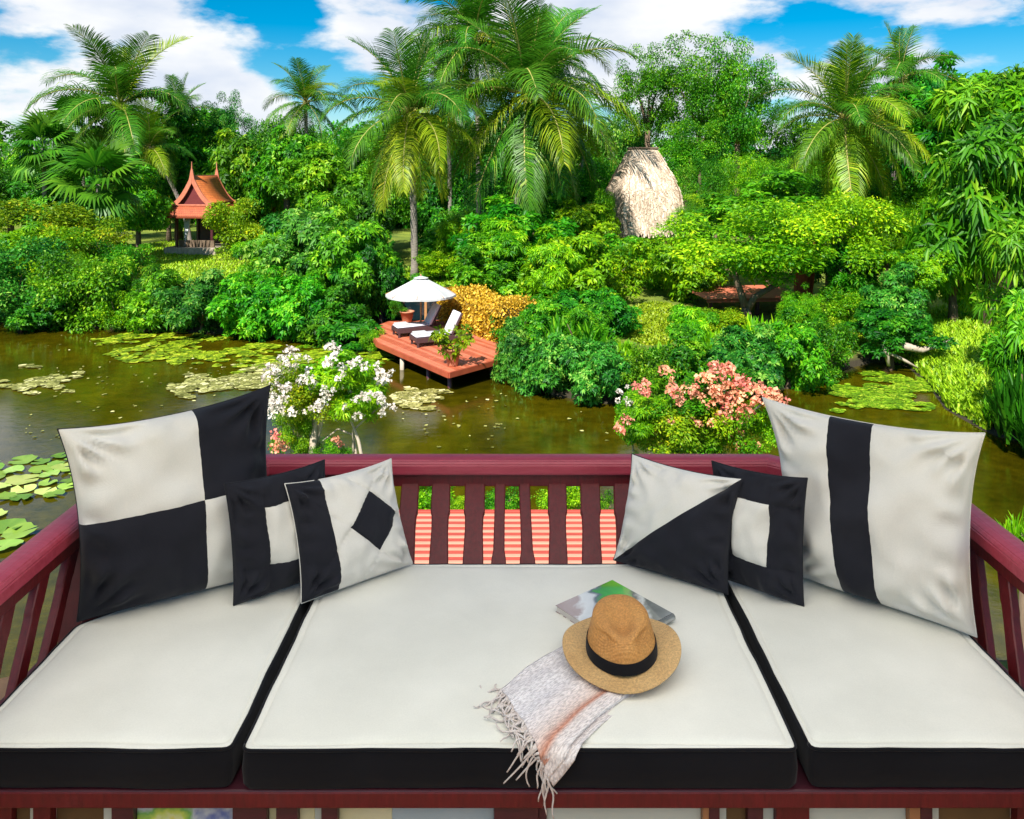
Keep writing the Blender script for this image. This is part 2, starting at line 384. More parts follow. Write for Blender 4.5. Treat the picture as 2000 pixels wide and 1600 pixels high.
def crown_mesh(name, seed, nclump, n, leaf, aspect, cr=.30, droop=.25, flat=.92):
    rng = np.random.default_rng(seed)
    c = clumps(rng, nclump, flat); s = rng.uniform(.5, 1.35, nclump) * cr
    w = s ** 2; ci = rng.choice(nclump, n, p=w / w.sum())
    d = unit(rng.normal(size=(n, 3)) + np.array([0, 0, .25]))
    p = c[ci] + d * s[ci][:, None] * (rng.random((n, 1)) ** .35) * np.array([1, 1, .8])
    o = unit(d + .4 * p)
    ax = unit(o * .6 + rng.normal(size=(n, 3)) * .55 + np.array([0, 0, -droop]))
    n0 = unit(o * .5 + np.array([0, 0, .7]) + rng.normal(size=(n, 3)) * .4)
    L = leaf * rng.uniform(.6, 1.3, n)
    csh = rng.normal(0, .17, nclump)[ci]
    sh = np.clip(rng.beta(1.3, 1.5, n) + csh - .02, 0, 1)
    return leaves_to_mesh(name, p, ax, n0, L, L * aspect, rng, shade=sh)
def whorl_mesh(name, seed, nclump, nwh, per, leaf, aspect, cr=.3, droop=.2, flat=.92, open_=.95):
    rng = np.random.default_rng(seed)
    c = clumps(rng, nclump, flat); s = rng.uniform(.5, 1.35, nclump) * cr
    w = s ** 2; ci = rng.choice(nclump, nwh, p=w / w.sum())
    d = unit(rng.normal(size=(nwh, 3)) + np.array([0, 0, .35]))
    q = c[ci] + d * s[ci][:, None] * (rng.random((nwh, 1)) ** .3) * np.array([1, 1, .8])
    o = unit(d + .35 * q + np.array([0, 0, .35]) + rng.normal(size=(nwh, 3)) * .25)
    t = unit(np.cross(o, rng.normal(size=(nwh, 3)))); bt = np.cross(o, t)
    k = np.arange(per); a = k[None] * 2.399 + rng.uniform(0, 6.28, (nwh, 1)) + rng.normal(0, .2, (nwh, per))
    rad = t[:, None] * np.cos(a)[..., None] + bt[:, None] * np.sin(a)[..., None]
    lift = rng.uniform(.15, .75, (nwh, per, 1))
    ax = unit(rad * open_ + o[:, None] * lift + np.array([0, 0, -droop]))
    n0 = unit(o[:, None] * 1.0 - rad * .2 + rng.normal(size=(nwh, per, 3)) * .15)
    L = leaf * rng.uniform(.65, 1.25, (nwh, per)) * rng.uniform(.75, 1.2, (nwh, 1))
    p = np.repeat(q[:, None], per, 1) + ax * .1 * leaf
    csh = rng.normal(0, .16, nclump)[ci][:, None] + rng.normal(0, .17, (nwh, 1))
    sh = np.clip(.42 + csh + rng.normal(0, .17, (nwh, per)) + lift[..., 0] * .12, 0, 1)
    N = nwh * per
    return leaves_to_mesh(name, p.reshape(N, 3), ax.reshape(N, 3), n0.reshape(N, 3), L.ravel(), L.ravel() * aspect, rng, .18, sh.ravel())
def strap_mesh(name, seed, nclump, per, length, width, spread=.55):
    """tufts of upright arching blades filling a unit dome"""
    rng = np.random.default_rng(seed); V = []; Fs = []; S = []
    N = nclump * per
    a = rng.uniform(0, 6.283, nclump); r = np.sqrt(rng.random(nclump)) * .85
    base = np.stack([r * np.cos(a), r * np.sin(a), -1 + .0 * r], -1); h = 1.75 * np.sqrt(np.clip(1 - r ** 2 * .75, .1, 1)) * rng.uniform(.75, 1.1, nclump)
    base = np.repeat(base, per, 0); hh = np.repeat(h, per) * rng.uniform(.55, 1.05, N)
    az = rng.uniform(0, 6.283, N) ; out = np.stack([np.cos(az), np.sin(az), 0 * az], -1)
    sp = rng.uniform(.15, 1, N)[:, None] * spread
    wv = np.stack([-np.sin(az), np.cos(az), 0 * az], -1)
    pts = []
    for t, wd in ((0.25, .5), (.55, 1.0), (.82, .8), (1.0, .05)):
        bend = t ** 2.2
        pos = base + np.array([0, 0, 1.0]) * (hh * (t - .28 * bend * sp[:, 0] / spread))[:, None] + out * sp * bend
        pts.append(pos - wv * width * wd * .5); pts.append(pos + wv * width * wd * .5)
    Vv = np.stack(pts, 1).reshape(-1, 3); i = np.arange(N)[:, None] * 8
    Fc = np.concatenate([i + np.array([[0, 1, 3, 2]]), i + np.array([[2, 3, 5, 4]]), i + np.array([[4, 5, 7, 6]])], 0)
    return npmesh(name, Vv, Fc, np.repeat(np.clip(rng.beta(2, 2, N), 0, 1), 8))
CR = {}
CR['round'] = [crown_mesh('crown_small_leaf', 10 + i, 64, 17000, .062, .52, .24) for i in range(4)]
CR['shrub'] = [crown_mesh('shrub_small_leaf', 30 + i, 38, 9000, .085, .5, .29) for i in range(3)]
CR['broad'] = [whorl_mesh('crown_broad_leaf', 50 + i, 56, 2300, 6, .112, .42, .24) for i in range(4)]
CR['lance'] = [whorl_mesh('crown_lance_leaf', 70 + i, 34, 1000, 8, .22, .20, .27, .45) for i in range(3)]
CR['big'] = [whorl_mesh('crown_big_leaf', 90 + i, 30, 620, 7, .21, .40, .28, .35) for i in range(3)]
CR['airy'] = [crown_mesh('crown_airy', 110 + i, 95, 22000, .044, .5, .17, .1) for i in range(2)]
CR['strap'] = [strap_mesh('strap_leaf_clump', 130 + i, 60, 16, 1, .085) for i in range(3)]
CR['pot'] = [whorl_mesh('pot_foliage', 170, 9, 60, 7, .42, .42, .45, .3)]
CR['fern'] = [crown_mesh('crown_feathery', 150 + i, 64, 16000, .075, .2, .24, .35) for i in range(2)]
rnd = random.Random(7)
cnt = {}
def crown_pick(kind):
    cnt[kind] = cnt.get(kind, 0) + 1
    return CR[kind][cnt[kind] % len(CR[kind])]
def trunk_mesh(h_fork, h_top, r0, spread, seed, n=4, lean=(0, 0)):
    rr = random.Random(seed); V, Fc = [], []
    top = Vector((lean[0], lean[1], h_fork))
    pts = [Vector((0, 0, -.3)), Vector((lean[0] * .3 + rr.uniform(-.1, .1) * r0 * 4, lean[1] * .3, h_fork * .4)), top]
    tube_arrays(pts, [r0 * 1.35, r0, r0 * .8], 8, V, Fc)
    for k in range(n):
        a = 2 * math.pi * (k + rr.uniform(-.3, .3)) / n
        e = Vector((lean[0] + math.cos(a) * spread * rr.uniform(.4, .8), lean[1] + math.sin(a) * spread * rr.uniform(.4, .8), h_fork + (h_top - h_fork) * rr.uniform(.5, .95)))
        m = top.lerp(e, .45) + Vector((rr.uniform(-.12, .12), rr.uniform(-.12, .12), .10)) * spread
        tube_arrays([top - Vector((0, 0, r0)), m, e], [r0 * .62, r0 * .4, r0 * .12], 6, V, Fc)
    return pyd('trunk', V, Fc)
LOOK = {'leaf_mid': 'fresh green', 'leaf_dark': 'dark green', 'leaf_cool': 'cool green', 'leaf_lime': 'lime green', 'leaf_yellow': 'yellowish'}
LEAFW = {'round': 'small leaved', 'shrub': 'fine leaved', 'broad': 'broad leaved', 'lance': 'long leaved', 'big': 'big leaved', 'airy': 'airy', 'strap': 'grassy', 'pot': 'leafy', 'fern': 'feathery'}
def plant(name, cat, label, group, px, ytop, ybot, w, Y, kind, mat, bark='bark', depth=None, ground=None, trunk=True):
    """crown fitted to a box in the photo at distance Y, standing on the ground there"""
    top, bot = P(px, ytop, Y), P(px, ybot, Y)
    z0 = gz(top.x, Y) if ground is None else ground
    rx = w * Y / F / 2; cz = (top.z + bot.z) / 2; rz = (top.z - bot.z) / 2
    ry = depth if depth else min(max(rx, rz * .7), rx * 1.25)
    if group: label = LOOK[mat] + ' ' + LEAFW[kind] + ' ' + label
    t = thing(name, label, cat, (top.x, Y, z0), 0, group)
    me = crown_pick(kind)
    c = bpy.data.objects.new('crown', me); link(c, t)
    if not me.materials: me.materials.append(M[mat])
    c.material_slots[0].link = 'OBJECT'; c.material_slots[0].material = M[mat]
    c.location = (0, 0, cz - z0); c.scale = (rx / .95, ry / .95, rz / .95); c['kind'] = 'stuff'
    sx = rnd.choice((-1, 1))
    c.rotation_euler = (0, 0, rnd.uniform(-.5, .5) + (math.pi if sx < 0 else 0))
    if trunk:
        hf = max(.25, (cz - z0) - rz * .55); ht = cz - z0 + rz * .55
        r0 = min(.28, max(.03, .035 * (top.z - z0)))
        obj('trunk', trunk_mesh(hf, ht, r0, rx * .7, rnd.randint(0, 9999), 4 if kind != 'strap' else 3), M[bark], t, sm=True)
    return t

# ------------------------------------------------------------------ palms
def frond_mesh(name, seed, th0, k, droop, nl=76, ll=.30, wd=.0115):
    rr = random.Random(seed); V = []; Fc = []; S = []
    n = 26; pos = Vector((0, 0, 0)); pts = [pos.copy()]; tans = []
    for i in range(n):
        t = (i + .5) / n; th = R(th0 - k * t ** 1.35)
        d = Vector((math.cos(th), 0, math.sin(th))); pos = pos + d / n; pts.append(pos.copy()); tans.append(d)
    tans.append(tans[-1])
    for s in (-1, 1):
        for j in range(nl):
            t = .10 + .90 * (j + rr.uniform(-.3, .3)) / (nl - 1); t = min(max(t, .08), 1)
            f = t * n; i = min(int(f), n - 1); p = pts[i].lerp(pts[i + 1], f - i); tan = tans[i]
            nor = Vector((-tan.z, 0, tan.x)); side = Vector((0, s, 0))
            L = ll * (math.sin(math.pi * (.14 + .80 * t)) ** .7) * rr.uniform(.82, 1.12)
            fw = .35 + .9 * t ** 2
            d0 = (side * 1.0 + tan * fw + nor * rr.uniform(.15, .5)).normalized()
            d1 = (d0 + Vector((0, 0, -1)) * droop * rr.uniform(.6, 1.4)).normalized()
            d2 = (d1 + Vector((0, 0, -1)) * droop * rr.uniform(.8, 1.8)).normalized()
            q0 = p; q1 = p + d0 * L * .35; q2 = q1 + d1 * L * .35; q3 = q2 + d2 * L * .30
            wv = tan * wd * .5 if abs(d0.dot(tan)) < .8 else nor * wd * .5
            b = len(V)
            V += [q0 - wv * .6, q0 + wv * .6, q1 - wv, q1 + wv, q2 - wv * .8, q2 + wv * .8, q3 - wv * .12, q3 + wv * .12]
            Fc += [(b, b + 1, b + 3, b + 2), (b + 2, b + 3, b + 5, b + 4), (b + 4, b + 5, b + 7, b + 6)]
            S += [min(1, max(0, rr.gauss(.42, .2)))] * 8
    return npmesh(name, [tuple(v) for v in V], Fc, S), pts
def frond_set(nm, seed, th0, k, droop, **kw):
    me, pts = frond_mesh('frond_' + nm, seed, th0, k, droop, **kw)
    me.materials.append(M['palm'])
    rib = tube('rib_' + nm, pts[::3], [.011 * (1 - .8 * i / 9) for i in range(len(pts[::3]))], 5); rib.materials.append(M['rachis']); smooth(rib)
    return me, rib
FR = [frond_set('spear', 1, 84, 18, .10), frond_set('up', 2, 70, 45, .18), frond_set('high', 3, 52, 85, .3), frond_set('arch', 4, 34, 95, .45), frond_set('side', 5, 16, 80, .6),
      frond_set('low', 6, -4, 70, .8), frond_set('hang', 7, -30, 50, .9), frond_set('skirt', 8, -52, 32, 1.0)]
def palm(label, cx, cy, bx, Y, Rpx, n=26, droop=0.0, lime=.25, seed=0, r0=.17, group=None, by=None):
    rr = random.Random(seed); c = P(cx, cy, Y); bX = (bx - 1000) * Y / F; z0 = gz(bX, Y)
    t = thing('palm_tree', label, 'palm tree', (bX, Y, z0), 0, group)
    dx, dz = c.x - bX, c.z - z0
    pts = [Vector((dx * (s ** 1.7), 0, dz * s - (.3 if s == 0 else 0))) for s in [i / 14 for i in range(15)]]
    obj('trunk', tube('palm_trunk', pts, [r0 * (1.5 if i == 0 else 1.08 if i % 2 else .95) * (1 - .25 * i / 14) for i in range(15)], 9), M['palm_bark'], t, sm=True)
    Rm = Rpx * Y / F * 1.15
    n = int(n * 1.08)
    for i in range(n):
        u = (i + .5) / n
        j = int(min(7, max(0, (u * 8.0) ** 1.0 + rr.uniform(-.6, .6) + droop * 2 * u)))
        me, rib = FR[j]
        f = bpy.data.objects.new('frond', me); link(f, t)
        a = i * 2.399 + rr.uniform(-.25, .25)
        f.location = (dx, 0, dz); f.rotation_euler = (rr.uniform(-.25, .25), 0, a); s = Rm * rr.uniform(.85, 1.12) * (.8 if j == 0 else 1)
        f.scale = (s, s, s)
        f.material_slots[0].link = 'OBJECT'; f.material_slots[0].material = M['palm_lime'] if rr.random() < lime * (1.6 if j >= 5 else .5) else M['palm']
        g = bpy.data.objects.new('rib', rib); link(g, f)
    V, Fc = [], []
    for i in range(9):
        a = rr.uniform(0, 6.28); p = Vector((dx + math.cos(a) * .22, math.sin(a) * .22, dz - rr.uniform(.05, .4)))
        tube_arrays([p + Vector((0, 0, z)) for z in (.16, .1, 0, -.1, -.16)], [.03, .11, .14, .11, .03], 7, V, Fc)
    obj('coconut_bunch', pyd('coconut_bunch', V, Fc), M['rachis'], t, sm=True)
    return t
palm('tall coconut palm with open crown rising left of the red roofed pavilion', 235, 205, 240, 60, 150, 26, 0, .1, 1)
palm('small coconut palm poking above the trees right of the red roofed pavilion', 597, 200, 600, 64, 92, 20, 0, .1, 2)
palm('coconut palm with yellowing lower fronds and grey trunk behind the white parasol', 800, 222, 810, 43, 168, 30, .45, .45, 3, .2)
palm('largest coconut palm with long drooping fronds left of the thatched roof', 1028, 185, 1006, 46, 205, 36, .4, .3, 4, .2)
palm('tall dark coconut palm whose crown leaves the top of the picture', 930, 70, 935, 52, 160, 26, .2, .12, 5)
palm('coconut palm tucked behind the largest drooping palm', 1075, 120, 1040, 55, 120, 22, .2, .1, 6)
palm('coconut palm fanning out over the hedge trees right of the thatched roof', 1650, 232, 1668, 42, 160, 28, .1, .35, 7, .2)
palm('leaning pale trunked palm beside the red roofed pavilion', 292, 288, 372, 58, 92, 16, 0, .3, 8, .16)
palm('short palm half hidden left of the thatched roof', 1135, 240, 1140, 62, 80, 16, .2, .4, 9)
palm('dark palm leaning into the trees beside the fanning palm', 1760, 150, 1740, 47, 120, 20, .2, .1, 10)
palm('palm with ragged crown filling the gap between the parasol palm and the largest palm', 872, 165, 880, 58, 125, 24, .3, .25, 12)
palm('young palm showing over the trees behind the pavilion roof', 350, 222, 350, 68, 80, 18, 0, .2, 13)
# spiky fan palms at the left
fan_me = None
def fan_mesh(seed):
    rr = random.Random(seed); V, Fc, S = [], [], []
    stem = .55
    for k in range(26):
        a = R(-125 + 250 * k / 25); L = .62 * (.75 + .25 * math.cos(a)) * rr.uniform(.9, 1.08)
        d = Vector((math.cos(a), math.sin(a), .05)); w = Vector((-math.sin(a), math.cos(a), 0)) * .034
        o = Vector((stem, 0, 0)); m = o + d * L * .55 + Vector((0, 0, .04)); e = o + d * L + Vector((0, 0, -.16 * rr.uniform(.5, 1.6)))
        b = len(V); V += [o, m - w, m + w, e]; Fc += [(b, b + 1, b + 2), (b + 1, b + 3, b + 2)]; S += [rr.gauss(.45, .18)] * 4
    w = Vector((0, .012, 0)); b = len(V); V += [-w, w, Vector((stem, .012, .02)), Vector((stem, -.012, .02))]
    Fc += [(b, b + 1, b + 2), (b, b + 2, b + 3)]; S += [.7] * 4
    return npmesh('fan_leaf', [tuple(v) for v in V], Fc, S)
FAN = [fan_mesh(i) for i in range(2)]
for f in FAN: f.materials.append(M['palm'])
def fan_palm(label, cx, cy, bx, Y, Rpx, n=30, seed=0, mat='palm'):
    rr = random.Random(seed); c = P(cx, cy, Y); bX = (bx - 1000) * Y / F; z0 = gz(bX, Y)
    t = thing('fan_palm', label, 'palm tree', (bX, Y, z0)); dx, dz = c.x - bX, c.z - z0
    obj('trunk', tube('fan_palm_trunk', [Vector((dx * s, 0, dz * s - (.3 if s == 0 else 0))) for s in (0, .3, .6, 1)], [.2, .16, .14, .13], 8), M['palm_bark'], t, sm=True)
    Rm = Rpx * Y / F
    for i in range(n):
        f = bpy.data.objects.new('fan_leaf', FAN[i % 2]); link(f, t); u = (i + .5) / n
        pitch = R(78 - 125 * u + rr.uniform(-8, 8)); f.location = (dx, 0, dz); f.rotation_euler = (rr.uniform(-.5, .5), -pitch, i * 2.399 + rr.uniform(-.2, .2))
        s = Rm * rr.uniform(.78, 1.0); f.scale = (s, s, s)
        f.material_slots[0].link = 'OBJECT'; f.material_slots[0].material = M[mat]
fan_palm('fan palm with stiff rounded leaves at the far left of the bank', 85, 290, 90, 52, 80, 30, 1)
fan_palm('bright fan palm in front of the tall coconut palm', 192, 360, 195, 46, 105, 32, 2)
fan_palm('fan palm behind the bright fan palm, under the tall coconut palm', 160, 245, 165, 62, 75, 26, 3)

# ------------------------------------------------------------------ trees and shrubs fitted to the photograph
GB = 'trees of the far tree line'
ANCH = [(80, 'the fan palms'), (240, 'the tall open palm'), (400, 'the red roofed pavilion'), (600, 'the small far palm'), (800, 'the palm by the parasol'), (1020, 'the largest drooping palm'), (1268, 'the thatched roof'), (1400, 'the tall airy trees'), (1650, 'the fanning palm'), (1900, 'the wood by the bank')]
def tl(x, top, bot, w, Y, kind, mat): plant('background_tree', 'tree', 'tree in the far tree line behind ' + min(ANCH, key=lambda a: abs(a[0] - x))[1], GB, x, top, bot, w, Y, kind, mat)
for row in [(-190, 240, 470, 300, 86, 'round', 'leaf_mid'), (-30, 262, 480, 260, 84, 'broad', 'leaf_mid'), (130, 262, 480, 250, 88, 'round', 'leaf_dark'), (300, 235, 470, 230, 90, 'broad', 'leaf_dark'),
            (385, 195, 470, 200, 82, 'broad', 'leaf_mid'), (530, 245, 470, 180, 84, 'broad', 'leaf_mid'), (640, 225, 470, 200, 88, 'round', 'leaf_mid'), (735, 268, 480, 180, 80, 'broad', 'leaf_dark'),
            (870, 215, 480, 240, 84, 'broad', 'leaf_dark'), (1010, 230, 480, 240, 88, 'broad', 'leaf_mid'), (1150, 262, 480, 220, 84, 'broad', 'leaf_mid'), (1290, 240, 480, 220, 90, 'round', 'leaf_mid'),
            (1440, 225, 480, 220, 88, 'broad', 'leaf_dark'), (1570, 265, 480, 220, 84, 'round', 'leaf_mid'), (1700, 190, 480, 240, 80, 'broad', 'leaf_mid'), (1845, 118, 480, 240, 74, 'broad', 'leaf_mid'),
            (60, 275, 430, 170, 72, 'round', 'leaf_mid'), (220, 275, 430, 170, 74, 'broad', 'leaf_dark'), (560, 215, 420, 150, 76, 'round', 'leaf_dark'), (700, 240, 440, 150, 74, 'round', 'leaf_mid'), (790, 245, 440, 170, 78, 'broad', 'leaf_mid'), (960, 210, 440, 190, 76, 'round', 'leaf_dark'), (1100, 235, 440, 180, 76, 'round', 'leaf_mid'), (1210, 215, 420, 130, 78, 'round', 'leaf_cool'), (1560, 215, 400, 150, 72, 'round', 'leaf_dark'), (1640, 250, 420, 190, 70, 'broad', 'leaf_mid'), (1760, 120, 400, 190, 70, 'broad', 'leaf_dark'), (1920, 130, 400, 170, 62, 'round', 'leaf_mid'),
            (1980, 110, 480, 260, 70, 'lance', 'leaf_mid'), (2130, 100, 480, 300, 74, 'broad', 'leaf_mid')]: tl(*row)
GM = 'leafy trees of the middle bank'
def tm(x, top, bot, w, Y, kind, mat, label='tree in the dense planting between pavilion and thatched roof', g=GM): plant('garden_tree', 'tree', label, g, x, top, bot, w, Y, kind, mat)
LP = 'tree growing close behind the red roofed pavilion'
tm(440, 185, 330, 90, 66, 'airy', 'leaf_cool', 'slender airy tree rising above the red roofed pavilion', None)
tm(350, 235, 400, 170, 64, 'broad', 'leaf_mid', LP, 'trees behind the pavilion')
tm(480, 265, 480, 150, 62, 'broad', 'leaf_mid', LP, 'trees behind the pavilion')
tm(560, 250, 430, 150, 60, 'broad', 'leaf_mid', LP, 'trees behind the pavilion')
LL = 'tree in the thicket under the fan palms'
for row in [(20, 300, 450, 170, 56, 'round', 'leaf_dark'), (110, 330, 480, 160, 54, 'broad', 'leaf_dark'), (270, 340, 470, 120, 52, 'broad', 'leaf_mid'), (330, 330, 470, 90, 62, 'round', 'leaf_dark'), (-110, 300, 480, 200, 54, 'round', 'leaf_mid')]:
    tm(*row, LL, 'thicket under the fan palms')
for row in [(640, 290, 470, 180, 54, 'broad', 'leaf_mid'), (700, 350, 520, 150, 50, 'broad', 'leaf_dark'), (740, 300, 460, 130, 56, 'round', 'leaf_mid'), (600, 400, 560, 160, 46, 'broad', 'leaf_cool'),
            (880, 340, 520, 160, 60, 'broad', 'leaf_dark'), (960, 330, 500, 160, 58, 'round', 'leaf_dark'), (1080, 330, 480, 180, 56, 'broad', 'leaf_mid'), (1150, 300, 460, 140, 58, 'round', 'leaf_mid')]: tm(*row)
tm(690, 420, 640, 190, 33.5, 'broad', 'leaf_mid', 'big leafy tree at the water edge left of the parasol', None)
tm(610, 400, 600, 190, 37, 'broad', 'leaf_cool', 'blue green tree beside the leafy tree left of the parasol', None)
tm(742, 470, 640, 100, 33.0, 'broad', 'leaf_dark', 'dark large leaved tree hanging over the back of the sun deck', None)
tm(1010, 395, 580, 220, 40, 'broad', 'leaf_mid', 'round topped tree with big leaves above the orange hedge', None)
tm(1110, 440, 640, 210, 36, 'broad', 'leaf_lime', 'bright green tree above the bank right of the orange hedge', None)
tm(1190, 480, 640, 170, 38, 'shrub', 'leaf_lime', 'yellow green small leaved tree below the thatched roof', None)
tm(1365, 70, 300, 210, 70, 'airy', 'leaf_mid', 'tall airy tree against the sky behind the thatched roof', None)
tm(1265, 95, 300, 170, 72, 'airy', 'leaf_mid', 'thin darker tree left of the tall airy tree', None)
tm(1440, 75, 340, 170, 68, 'airy', 'leaf_mid', 'tall tree right of the tall airy tree, its branches drooping', None)
LR = 'bush tree between the thatched roof and the fanning palm'
for row in [(1370, 300, 430, 140, 54, 'fern', 'leaf_mid'), (1470, 285, 440, 160, 56, 'fern', 'leaf_lime'), (1360, 225, 330, 120, 62, 'round', 'leaf_mid'), (1340, 275, 350, 90, 60, 'shrub', 'leaf_mid'), (1400, 370, 440, 130, 46, 'fern', 'leaf_lime'), (1560, 300, 440, 150, 50, 'fern', 'leaf_mid')]:
    tm(*row, LR, 'feathery bush trees')
LQ = 'tall tree in the wood right of the fanning palm'
for row in [(1760, 240, 460, 200, 50, 'fern', 'leaf_mid'), (1860, 180, 420, 230, 44, 'lance', 'leaf_mid'), (1960, 150, 430, 240, 40, 'lance', 'leaf_mid'), (2060, 200, 500, 240, 38, 'lance', 'leaf_lime'), (1700, 330, 480, 170, 46, 'round', 'leaf_dark'), (1830, 360, 520, 190, 40, 'fern', 'leaf_lime')]:
    tm(*row, LQ, 'wood at the right')
# the forked tree in front of the red garden deck
t = plant('forked_tree', 'tree', 'low spreading yellow green tree with forked trunk before the red garden deck', None, 1470, 390, 572, 310, 31, 'round', 'leaf_lime', trunk=False, depth=3.0)
V, Fc = [], []
b0 = Vector((.15, 0, -.2)); q = lambda px, py, dy=0: P(px, py, 31 + dy) - t.location
for pts, rad in [([q(1462, 660), q(1460, 625), q(1456, 600)], [.24, .2, .19]), ([q(1456, 603), q(1448, 575), q(1438, 545), q(1430, 500)], [.17, .13, .11, .06]), ([q(1458, 605), q(1475, 580), q(1505, 562, .2), q(1540, 545, .3), q(1580, 500, .4)], [.17, .12, .1, .08, .04]), ([q(1438, 545), q(1400, 510, .4), q(1360, 480, .5)], [.08, .06, .03])]:
    tube_arrays(pts, rad, 8, V, Fc)
obj('trunk', pyd('forked_trunk', V, Fc), M['bark'], t, sm=True)
plant('forked_tree', 'tree', 'pale yellow green tree crown beside the forked tree', None, 1345, 452, 600, 170, 37, 'broad', 'leaf_lime')
plant('forked_tree', 'tree', 'yellow green tree with dense crown right of the forked tree', None, 1620, 365, 560, 250, 33, 'round', 'leaf_lime')
plant('garden_tree', 'tree', 'bright leafy tree above the forked tree, under the fanning palm', None, 1500, 350, 480, 270, 38, 'broad', 'leaf_mid')
plant('garden_tree', 'tree', 'dark tree shading the gap right of the red garden deck', None, 1690, 430, 600, 160, 36, 'broad', 'leaf_dark')
# near trees on the right
for (x, a, b_, w, Y, k, m_, l_) in [(1935, 230, 600, 270, 31, 'lance', 'leaf_mid', 'bright tree with long glossy leaves leaning in from the right'), (2030, 420, 700, 180, 22, 'lance', 'leaf_mid', 'long leaved tree overhanging the right bank'),
                                   (1860, 380, 630, 180, 32, 'broad', 'leaf_lime', 'tree with drooping yellow green leaves left of the overhanging tree'), (2025, 540, 830, 130, 19.5, 'lance', 'leaf_mid', 'dark strap leaved tree at the water edge on the right bank')]:
    plant('overhanging_tree', 'tree', l_, None, x, a, b_, w, Y, k, m_)
# shrubs
def sh(label, rows, group=None, name='shrub', near=None):
    for row in rows: plant(name, 'shrub', label + (' ' + min(near, key=lambda a: abs(a[0] - row[0]))[1] if near else ''), group, *row)
NEAR_L = [(40, 'under the fan palms'), (200, 'left of the pavilion'), (310, 'before the pavilion plinth'), (400, 'below the pavilion roof'), (490, 'right of the pavilion'), (585, 'below the small far palm'), (660, 'close to the sun deck')]
NEAR_R = [(1010, 'touching the sun deck'), (1080, 'below the orange hedge'), (1170, 'between hedge and coral bush'), (1260, 'behind the white sprig'), (1350, 'left behind the coral bush'), (1440, 'right behind the coral bush'), (1540, 'below the forked tree'), (1620, 'near the fallen branch')]
NEAR_Y = [(50, 'under the fan palms'), (130, 'by the flecked shrubs'), (220, 'left of the pavilion'), (300, 'before the pavilion'), (500, 'right of the pavilion'), (560, 'below the small far palm'), (650, 'near the parasol palm'), (700, 'near the sun deck'), (900, 'right of the parasol palm'), (990, 'behind the hedge'), (1080, 'right of the hedge'), (1150, 'above the white sprig'), (1350, 'left of the forked tree'), (1560, 'right of the forked tree'), (1660, 'under the fanning palm'), (1730, 'right of the fanning palm'), (1800, 'by the right wood')]
sh('flecked shrub at the left end of the bank', [(60, 405, 540, 220, 42, 'shrub', 'leaf_yellow'), (180, 425, 540, 150, 41, 'shrub', 'leaf_yellow'), (-60, 420, 560, 160, 42, 'shrub', 'leaf_yellow')], 'yellow flecked shrubs')
sh('shrub dipping into the pond at the left end of the bank', [(40, 485, 655, 190, 33.8, 'shrub', 'leaf_cool'), (150, 490, 655, 170, 33.6, 'shrub', 'leaf_mid'), (-90, 500, 655, 200, 33.8, 'shrub', 'leaf_cool'), (90, 560, 650, 130, 33.5, 'broad', 'leaf_dark'), (95, 460, 590, 190, 38, 'shrub', 'leaf_lime'), (225, 470, 560, 110, 40, 'shrub', 'leaf_mid')], 'left bank shrubs')
sh('shrub at the water edge', [(235, 560, 656, 110, 33.2, 'shrub', 'leaf_lime'), (310, 545, 662, 130, 33.0, 'broad', 'leaf_mid'), (395, 530, 668, 150, 32.5, 'broad', 'leaf_cool'), (490, 525, 672, 160, 32.0, 'broad', 'leaf_mid'), (585, 530, 680, 150, 31.4, 'broad', 'leaf_mid'), (660, 560, 690, 140, 30.8, 'broad', 'leaf_dark'), (560, 500, 590, 130, 36, 'broad', 'leaf_mid')], 'water edge shrubs below the pavilion', near=NEAR_L)
sh('bright mounded shrub standing right in front of the red roofed pavilion', [(472, 400, 505, 125, 50, 'shrub', 'leaf_yellow')])
sh('shrub drooping over the pond left of the sun deck', [(690, 610, 690, 120, 30.2, 'big', 'leaf_dark'), (640, 625, 690, 100, 30.4, 'big', 'leaf_mid')], 'drooping shrubs left of the sun deck')
sh('small lime shrub touching the left corner of the sun deck', [(722, 640, 685, 50, 29.0, 'shrub', 'leaf_lime')])
sh('low shrub on the lawn behind the white parasol', [(860, 490, 535, 110, 43, 'shrub', 'leaf_lime'), (760, 500, 560, 60, 44, 'shrub', 'leaf_mid')], 'low shrubs on the lawn')
sh('dense shrub on the bank right of the orange hedge', [(1060, 570, 690, 170, 29.5, 'broad', 'leaf_mid'), (1165, 560, 690, 160, 30, 'broad', 'leaf_dark'), (1010, 600, 690, 90, 28.3, 'shrub', 'leaf_dark')], 'bank shrubs right of the hedge')
sh('shrub spilling over the pond edge', [(1010, 640, 765, 100, 25.0, 'broad', 'leaf_cool'), (1035, 595, 700, 90, 26.4, 'broad', 'leaf_mid'), (1080, 645, 798, 140, 23.6, 'broad', 'leaf_cool'), (1170, 660, 808, 140, 22.8, 'broad', 'leaf_cool'), (1260, 670, 804, 140, 22.9, 'shrub', 'leaf_mid'), (1350, 660, 798, 150, 23.2, 'broad', 'leaf_mid'), (1440, 640, 790, 160, 23.7, 'broad', 'leaf_cool'), (1540, 625, 778, 150, 24.3, 'broad', 'leaf_mid'), (1610, 640, 755, 110, 25.4, 'shrub', 'leaf_mid'), (1135, 620, 700, 120, 27, 'broad', 'leaf_mid')], 'pond edge shrubs on the right bank', near=NEAR_R)
